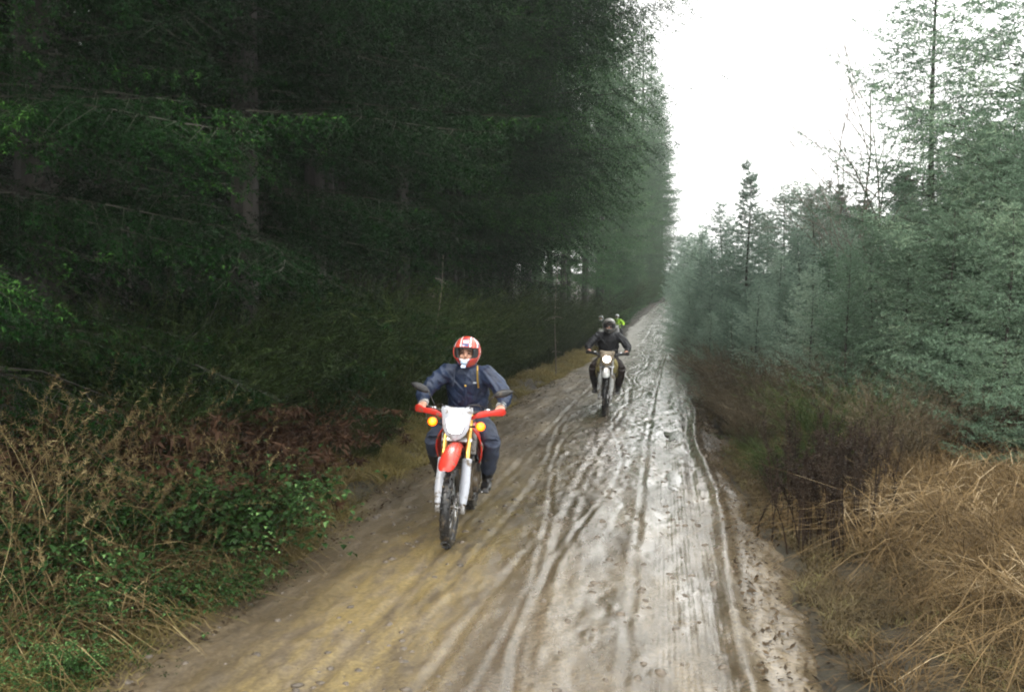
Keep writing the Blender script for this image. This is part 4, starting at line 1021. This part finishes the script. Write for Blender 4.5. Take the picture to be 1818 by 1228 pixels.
    def rfen():
        mb = MB(); mb.rings([[(-w_, y_, z_ - .03), (-w_ * .8, y_, z_), (w_ * .8, y_, z_), (w_, y_, z_ - .03), (w_ * .8, y_, z_ - .008), (-w_ * .8, y_, z_ - .008)] for y_, z_, w_ in ((1.05, .86, .11), (1.3, .90, .11), (1.55, .94, .10), (1.78, .95, .07))]); return mb.mesh('rear_fender')
    P('rear_fender', 'rfen', rfen, pal['fender'])
    def side():
        mb = MB()
        for s_ in (-1, 1): mb.prism([(.82, .62), (.80, .86), (1.15, .87), (1.42, .90), (1.25, .74), (1.0, .66)], Matrix(((0, 0, 1, s_ * .125), (1, 0, 0, 0), (0, 1, 0, 0), (0, 0, 0, 1))), .012)
        return mb.mesh('side', bevel=.003)
    P('side_panel', 'side', side, pal['side'])
    return b

# ------------------------------------------------------------------ riders (same local frame as the machine they sit on)
M_skin = plain('skin', (.50, .27, .19), .5, var=.12, scale=20, bump=.1)
M_eye = plain('eye', (.03, .02, .018), .15, var=0, bump=0)
M_brow = plain('dark_hair', (.03, .02, .014), .7)
HIP, SHO, ELB, WRI, KNE, ANK = (.105, .98, .95), (.195, .80, 1.425), (.375, .665, 1.235), (.345, .495, 1.155), (.275, .63, .82), (.215, .86, .45)
HEAD = Vector((0, .705, 1.605))
def mir(p, s_): return (p[0] * s_, p[1], p[2])
def body_mesh():
    mb = MB()
    mb.sweep([(0, 1.0, .93), (0, .98, 1.0), (0, .93, 1.12), (0, .87, 1.26), (0, .82, 1.38), (0, .80, 1.44), (0, .775, 1.48)], [(.14, .10), (.165, .11), (.14, .095), (.16, .10), (.175, .10), (.13, .08), (.055, .055)], 16, up=(0, -1, 0))
    mb.sweep([(0, .80, 1.42), (0, .765, 1.50), (0, .735, 1.56)], [.062, .055, .055], 12)
    # head: skull, jaw, nose, lips, brow, ears
    mb.ell(HEAD + Vector((0, .012, .02)), (.074, .094, .098), 20, 14); mb.ell(HEAD + Vector((0, -.035, -.055)), (.055, .052, .055), 16, 10)
    mb.ell(HEAD + Vector((0, -.075, -.085)), (.022, .016, .016), 10, 6)
    mb.sweep([HEAD + Vector((0, -.078, .02)), HEAD + Vector((0, -.098, -.018)), HEAD + Vector((0, -.085, -.032))], [.009, .014, .012], 8)
    mb.ell(HEAD + Vector((0, -.083, -.052)), (.024, .010, .006), 10, 6); mb.ell(HEAD + Vector((0, -.082, -.062)), (.021, .010, .006), 10, 6)
    for s_ in (-1, 1):
        mb.ell(HEAD + Vector((s_ * .030, -.080, .030)), (.022, .010, .008), 8, 6); mb.ell(HEAD + Vector((s_ * .036, -.068, -.022)), (.024, .018, .020), 8, 6); mb.ell(HEAD + Vector((s_ * .078, .01, 0)), (.010, .018, .030), 8, 6)
        mb.sweep([mir(p, s_) for p in ((.12, .81, 1.42), SHO, (.29, .725, 1.325), ELB)], [.055, .058, .048, .040], 12)
        mb.sweep([mir(p, s_) for p in (ELB, (.368, .58, 1.20), WRI)], [.040, .040, (.029, .022)], 12)
        # palm resting on the grip, four fingers hooked over it, thumb below from the side of the palm
        mb.sweep([mir(p, s_) for p in (WRI, (.348, .475, 1.158), (.352, .452, 1.152))], [(.029, .020), (.040, .017), (.042, .014)], 12, up=(0, 0, 1))
        for j, (dx, L_) in enumerate(((-.034, .92), (-.012, 1.06), (.011, 1.0), (.033, .78))):
            x_ = .352 + dx; o = Vector((x_, .458 - dx * -.35, 1.152)); g_ = .455 + (x_ - .35) * .35
            pts = [o, (x_, g_ - .024 * L_, 1.150), (x_, g_ - .038 * L_, 1.130), (x_, g_ - .030 * L_, 1.110), (x_, g_ - .010, 1.105)]
            mb.sweep([mir(p, s_) for p in pts], [.0095, .0092, .0086, .0078, .006], 8, up=(1, 0, 0))
        mb.sweep([mir(p, s_) for p in ((.322, .478, 1.150), (.306, .462, 1.130), (.300, .440, 1.114), (.305, .425, 1.112))], [.012, .0115, .0095, .007], 8, up=(1, 0, 0))
        mb.sweep([mir(p, s_) for p in ((.09, .99, .96), (.19, .80, .905), (.262, .655, .815))], [.08, .062, .038], 12)
        mb.sweep([mir(p, s_) for p in ((.262, .655, .815), (.25, .75, .65), ANK)], [.038, .042, .032], 12)
        mb.sweep([mir(p, s_) for p in ((.215, .90, .40), (.215, .82, .385), (.215, .70, .37))], [(.035, .035), (.042, .03), (.035, .018)], 10)
    return mb.mesh('body', remesh=.0052, sm=2)
def wrinkle(me, amp, sc, seed, stretch=(1, 1, .5)):
    n = len(me.vertices); co = np.empty(n * 3, np.float32); me.vertices.foreach_get('co', co); co = co.reshape(-1, 3)
    no = np.empty(n * 3, np.float32); me.vertices.foreach_get('normal', no); no = no.reshape(-1, 3)
    q = co * np.array(stretch) * sc
    a = fbm(q[:, 0] + q[:, 1] * 1.3, q[:, 2] + q[:, 1] * .7, seed, 3); bb = 1 - 2 * np.abs(vnoise(q[:, 0] * .8 + q[:, 2] * 1.7, q[:, 1] * .8 - q[:, 2] * .6, seed + 5)) * 2
    co = co + no * ((a * .8 + bb * .5) * amp)[:, None]
    me.vertices.foreach_set('co', co.astype(np.float32).ravel()); me.update(); return me
def jacket_mesh():
    mb = MB()
    mb.sweep([(0, 1.02, .90), (0, 1.0, .98), (0, .95, 1.10), (0, .885, 1.25), (0, .825, 1.38), (0, .80, 1.455), (0, .785, 1.49)], [(.185, .135), (.20, .15), (.185, .14), (.195, .135), (.20, .13), (.15, .105), (.085, .08)], 20, up=(0, -1, 0))
    for s_ in (-1, 1):
        mb.sweep([mir(p, s_) for p in ((.10, .82, 1.41), (.19, .80, 1.415), (.30, .72, 1.33), ELB, (.377, .62, 1.215), (.362, .55, 1.18), (.350, .512, 1.162))], [.080, .084, .070, .062, .058, .050, (.044, .038)], 16)
    mb.sweep([(0, .80, 1.47), (0, .765, 1.525)], [(.082, .075), (.080, .07)], 16, up=(0, -1, 0))
    return wrinkle(wrinkle(mb.mesh('jacket', remesh=.007, sm=2), .018, 13., 5), .009, 27., 9)
def trouser_mesh():
    mb = MB(); mb.sweep([(0, 1.0, .90), (0, .985, .98), (0, .96, 1.05)], [(.155, .125), (.175, .13), (.15, .11)], 16, up=(0, -1, 0))
    for s_ in (-1, 1):
        mb.sweep([mir(p, s_) for p in ((.09, .99, .95), (.19, .80, .90), KNE)], [.105, .095, .076], 14); mb.sweep([mir(p, s_) for p in ((.274, .635, .83), KNE, (.262, .69, .72), (.245, .76, .62), (.23, .82, .53))], [.074, .076, .072, .070, .066], 14)
    return wrinkle(mb.mesh('trousers', remesh=.009, sm=3), .014, 10., 21)
def boot_mesh(s_):
    mb = MB(); mb.sweep([mir(p, s_) for p in ((.258, .715, .70), (.243, .765, .62), (.222, .84, .49), (.216, .875, .42), (.216, .885, .385))], [(.084, .084), (.080, .080), (.060, .062), (.048, .052), (.046, .046)], 14)
    mb.sweep([mir(p, s_) for p in ((.216, .93, .375), (.216, .88, .385), (.218, .80, .385), (.222, .72, .372), (.224, .665, .362))], [(.040, .040), (.048, .045), (.050, .038), (.050, .030), (.034, .022)], 14, pw=2.5)
    mb.sweep([mir(p, s_) for p in ((.216, .935, .352), (.218, .80, .350), (.224, .655, .350))], [(.042, .012), (.044, .010), (.040, .010)], 10, pw=4)
    for z_ in (.44, .50): mb.sweep([mir(p, s_) for p in ((.28, .83, z_), (.226, .79, z_ - .01), (.17, .84, z_))], .008, 6)
    return mb.mesh('boot', remesh=.007, sm=1)
def helmet_shell():
    """open-faced off-road shell, jaw bar thrust forward; paint areas as material slots 0 red 1 white 2 navy"""
    nu, nv = 96, 64; V = []; ids = {}; F = []; MI = []; c = HEAD + Vector((0, .015, .018))
    for j in range(nv + 1):
        ph = R(-62) + R(152) * j / nv
        for i in range(nu):
            th = 2 * math.pi * i / nu; q = Vector((math.sin(th) * math.cos(ph), -math.cos(th) * math.cos(ph), math.sin(ph)))
            p = Vector((q.x * .130, q.y * .162, q.z * .148))
            f = max(0, math.cos(th)) ** 1.5; lw = max(0, min(1, (-math.degrees(ph) - 8) / 18)); p.y -= .062 * f * lw; p.x *= 1 - .22 * lw * f - .12 * max(0, -math.sin(ph)); V.append(c + p)
    for j in range(nv):
        for i in range(nu):
            ph = -62 + 152 * (j + .5) / nv; th = ((i + .5) * 360 / nu + 180) % 360 - 180
            top = 21 - 5 * (abs(th) / 66) ** 2; bot = -21 + 3 * abs(th) / 66
            if abs(th) < 66 and bot < ph < top: continue
            a = j * nu + i; b_ = j * nu + (i + 1) % nu; F.append((a, b_, b_ + nu, a + nu))
            mi = 0; at_ = abs(th)
            x_ = at_ * math.cos(R(ph))
            if ph > 18:
                if 17 < x_ < 22.5: mi = 1
                elif x_ < 14 and 24 < ph < 36: mi = 2
                elif x_ < 12 and 38 < ph < 50: mi = 1
                elif x_ < 10 and 54 < ph < 60: mi = 2
                elif abs(at_ - 58 - (ph - 20) * .5) < 4: mi = 1
                elif abs(at_ - 66 - (ph - 20) * .5) < 3: mi = 2
            elif ph < -16:
                if at_ < 15: mi = 1
                elif abs(at_ - 24 - (ph + 20) * .4) < 4: mi = 1
                elif abs(at_ - 31 - (ph + 20) * .4) < 2.5: mi = 2
                elif at_ > 85 and at_ < 92: mi = 1
            elif 74 < at_ < 80: mi = 1
            MI.append(mi)
    mb = MB(); mb.v = V; mb.f = F; mb.m = MI
    me = mb.mesh('helmet_shell'); 
    o = bpy.data.objects.new('t', me); COL.objects.link(o); d = o.modifiers.new('w', 'WELD'); d.merge_threshold = .0005; d = o.modifiers.new('s', 'SOLIDIFY'); d.thickness = .010; d.offset = -1
    dg = bpy.context.evaluated_depsgraph_get(); dg.update(); m2 = bpy.data.meshes.new_from_object(o.evaluated_get(dg)); bpy.data.objects.remove(o)
    return m2
def helmet_liner():
    mb = MB(); nu, nv = 48, 32; c = HEAD + Vector((0, .015, .018)); V = []; F = []
    for j in range(nv + 1):
        ph = R(-58) + R(148) * j / nv
        for i in range(nu):
            th = 2 * math.pi * i / nu; q = Vector((math.sin(th) * math.cos(ph), -math.cos(th) * math.cos(ph), math.sin(ph))); p = Vector((q.x * .116, q.y * .145, q.z * .134))
            f = max(0, math.cos(th)) ** 1.5; lw = max(0, min(1, (-math.degrees(ph) - 8) / 18)); p.y -= .050 * f * lw; p.x *= 1 - .22 * lw * f; V.append(c + p)
    for j in range(nv):
        for i in range(nu):
            ph = -58 + 148 * (j + .5) / nv; th = ((i + .5) * 360 / nu + 180) % 360 - 180
            if abs(th) < 40 and -26 < ph < 14: continue
            a = j * nu + i; b_ = j * nu + (i + 1) % nu; F.append((a, b_, b_ + nu, a + nu))
    mb.v = V; mb.f = F; mb.m = [0] * len(F); return mb.mesh('liner', solid=.014)
def vent_mesh():
    mb = MB(); c = HEAD + Vector((0, -.208, -.062)); mb.ell(c, (.030, .014, .022), 14, 8); mb.box(c + Vector((0, .002, -.036)), (.040, .016, .030), Matrix.Rotation(R(-30), 3, 'X')); return mb.mesh('vent', bevel=.003)
def peak_mesh():
    mb = MB(); c = HEAD + Vector((0, .015, .018)); rs = []
    for y_, z_, w_ in ((-.06, .135, .09), (-.14, .135, .10), (-.20, .128, .095), (-.25, .115, .07)):
        rs.append([c + Vector((a * w_, y_, z_ - .03 * abs(a) ** 2)) for a in (-1, -.5, 0, .5, 1)] + [c + Vector((a * w_, y_ + .004, z_ - .006 - .03 * abs(a) ** 2)) for a in (1, .5, 0, -.5, -1)])
    mb.rings(rs); return mb.mesh('peak', sub=1)
def goggle_mesh():
    mb = MB(); c = HEAD + Vector((0, -.098, .012)); rs = []
    for q in range(9):
        a = R(-50 + 12.5 * q); x_ = math.sin(a) * .085; y_ = -.02 * math.cos(a) + .03; rs.append([c + Vector((x_, y_, .034)), c + Vector((x_, y_ + .03, .036)), c + Vector((x_, y_ + .03, -.034)), c + Vector((x_, y_, -.032 + .012 * math.cos(a * 2))) ])
    mb.rings(rs); return mb.mesh('goggles', bevel=.004)
def strap_mesh(s_):
    mb = MB(); P0 = [(s_ * .095, .745, 1.50), (s_ * .105, .680, 1.46), (s_ * .110, .690, 1.38), (s_ * .118, .715, 1.30)]
    mb.sweep(P0, (.008, .004), 6, up=(0, -1, 0)); return mb.mesh('cord')
def person(loc, rot, label, pal):
    t = thing('person', label, 'person', loc, rot)
    P = lambda nm, key, fn, mats, par=t: link(nm, geo(key, fn), mats, par)
    bo = P('body', 'body', body_mesh, pal.get('skin', M_skin))
    for s_ in (-1, 1):
        P('eye', 'eye%d' % s_, lambda: MB().ell(HEAD + Vector((s_ * .030, -.0765, .012)), (.013, .010, .007), 10, 6).mesh('eye'), M_eye, bo)
        P('eyebrow', 'brow%d' % s_, lambda: MB().sweep([HEAD + Vector((s_ * .014, -.0905, .030)), HEAD + Vector((s_ * .032, -.090, .036)), HEAD + Vector((s_ * .05, -.078, .030))], .0045, 6).mesh('brow'), M_brow, bo)
    j = P('jacket', 'jacket', jacket_mesh, pal['jacket']); P('trousers', 'trousers', trouser_mesh, pal['trousers'])
    for s_ in (-1, 1): P('boot', 'boot%d' % s_, lambda: boot_mesh(s_), pal['boots'])
    h = P('helmet', 'helmet', helmet_shell, pal['helmet']); P('helmet_liner', 'liner', helmet_liner, M_seat, h); P('chin_vent', 'vent', vent_mesh, pal['vent'], h)
    if pal.get('peak'): P('helmet_peak', 'peak', peak_mesh, pal['helmet'][0], h)
    if pal.get('goggles'): P('goggles', 'gog', goggle_mesh, M_black, h)
    if pal.get('detail'):
        c1 = P('drawcord', 'cord-1', lambda: strap_mesh(-1), pal['cord1'], j); c2 = P('drawcord', 'cord1', lambda: strap_mesh(1), pal['cord2'], j)
        def pocket():
            mb = MB(); mb.sweep([(-.105, .755, 1.36), (0, .695, 1.352), (.105, .755, 1.36)], (.006, .012), 6, up=(0, 0, 1)); mb.sweep([(0, .690, 1.40), (0, .705, 1.3), (0, .735, 1.2), (0, .77, 1.1)], (.014, .005), 8, up=(0, -1, 0)); return mb.mesh('flap')
        P('storm_flap', 'flap', pocket, pal['jacket'], j)
        P('button', 'button', lambda: MB().ell((0, .690, 1.315), (.010, .006, .010), 10, 6).mesh('button'), M_brass, j)
        P('badge', 'badge', lambda: MB().box((.085, .705, 1.345), (.034, .006, .012), Matrix.Rotation(R(20), 3, 'Z')).mesh('badge', bevel=.002), M_white, j)
        for s_ in (-1, 1):
            P('cuff', 'cuff%d' % s_, lambda: MB().sweep([mir(p, s_) for p in ((.354, .53, 1.17), (.348, .497, 1.156))], [(.049, .043), (.045, .040)], 14).mesh('cuff'), pal['cuff'], j)
    return t
def fabric(name, c, r=.75, var=.35): return plain(name, c, r, var=var, scale=10, bump=.35, bscale=120)
M_brass = plain('brass', (.75, .5, .1), .3, .9)
M_navy = fabric('navy_waxed_jacket', (.012, .024, .058), .5); M_jean = fabric('blue_grey_trousers', (.026, .036, .064), .7)
M_jetblk = fabric('black_textile', (.013, .014, .018), .6); M_dkbrn = fabric('dark_brown_trousers', (.028, .018, .016))
M_boot = plain('wet_black_boots', (.014, .014, .015), .3, mud=.3, muds=14)
M_hred = plain('helmet_red_paint', (.52, .06, .035), .22, var=.1, coat=.6, bump=0); M_hwht = plain('helmet_white_paint', (.72, .72, .74), .25, var=.05, coat=.5, bump=0); M_hnav = plain('helmet_navy_paint', (.03, .05, .16), .25, coat=.5, bump=0)
M_hgry = plain('helmet_grey_paint', (.22, .21, .20), .3, mud=.3); M_hblk = plain('helmet_black_paint', (.02, .02, .02), .3)
M_hivis = plain('hi_vis_yellow', (.45, .80, .03), .6, var=.1); M_vent = plain('silver_blue_vent', (.45, .58, .75), .3, .4)
pal1 = dict(tube=M_gold, guard=M_white, fender=M_red, mask=M_white, lamp=M_lamp, guards=M_red, mirrors=1, signals=1, shroud=M_red, side=M_white)
pal2 = dict(tube=M_alu, guard=M_greyp, fender=M_greyp, wings=1, mask=M_tan, lamp=M_lamp2, guards=M_black, shroud=M_olive_p, side=M_olive_p, round=1)
pal3 = dict(tube=M_alu, guard=M_black, fender=M_black, mask=M_greyp, lamp=M_greyp, guards=M_black, shroud=M_black, side=M_black, round=1)
def spot(px, d, dz=0):
    x, y = W(px, d); return (x, y, road_at(x - float(shift(y)), y) - .012 + dz)
L1 = spot(795, 7.63); R1_ = (0, R(2.4), R(4.9))
motorcycle(L1, R1_, 'red and white dirt bike with lit amber signals, nearest on the track', pal1)
person(L1, R1_, 'rider in navy jacket and red striped helmet gripping the red and white bike', dict(jacket=M_navy, trousers=M_jean, boots=M_boot, helmet=[M_hred, M_hwht, M_hnav], vent=M_vent, detail=1, cord1=M_jean, cord2=M_brass, cuff=M_greyp))
L2 = spot(1073, 16.5); R2_ = (0, R(2.5), R(2))
motorcycle(L2, R2_, 'muddy olive dirt bike with a glaring round headlight in the middle of the track', pal2)
person(L2, R2_, 'rider all in black with grey helmet and dark goggles on the muddy olive bike', dict(jacket=M_jetblk, trousers=M_dkbrn, boots=M_boot, helmet=[M_hgry, M_hgry, M_hblk], vent=M_hblk, peak=1, goggles=1))
L3 = spot(1066, 42); L4 = spot(1094, 50)
motorcycle(L3, (0, 0, R(3)), 'dark dirt bike far back by the left verge, mostly hidden behind the black clad rider', pal3)
person(L3, (0, 0, R(3)), 'distant rider in dark clothes with a white helmet, left one of the far pair', dict(jacket=M_jetblk, trousers=M_jetblk, boots=M_boot, helmet=[M_hwht, M_hwht, M_hwht], vent=M_hblk))
motorcycle(L4, (0, 0, 0), 'farthest dirt bike on the track, under the rider in the bright yellow jacket', pal3)
person(L4, (0, 0, 0), 'farthest rider in a bright yellow green jacket and white helmet', dict(jacket=M_hivis, trousers=M_jetblk, boots=M_boot, helmet=[M_hwht, M_hwht, M_hblk], vent=M_hblk))

# ------------------------------------------------------------------ the misty wet air
mb = MB(); mb.box((-20, 60, 15), (400, 300, 40)); me = mb.mesh('haze', smooth=False)
hz, nt, b = new_mat('wet_air'); nt.nodes.remove(b)
pv = N(nt, 'ShaderNodeVolumePrincipled'); pv.inputs['Color'].default_value = (.93, .97, 1, 1); pv.inputs['Density'].default_value = .0010; pv.inputs['Anisotropy'].default_value = .4
nt.links.new(pv.outputs[0], nt.nodes['Material Output'].inputs['Volume'])
tag(link('haze', me, hz), 'pale damp mist filling the air along the track', 'haze', kind='stuff')
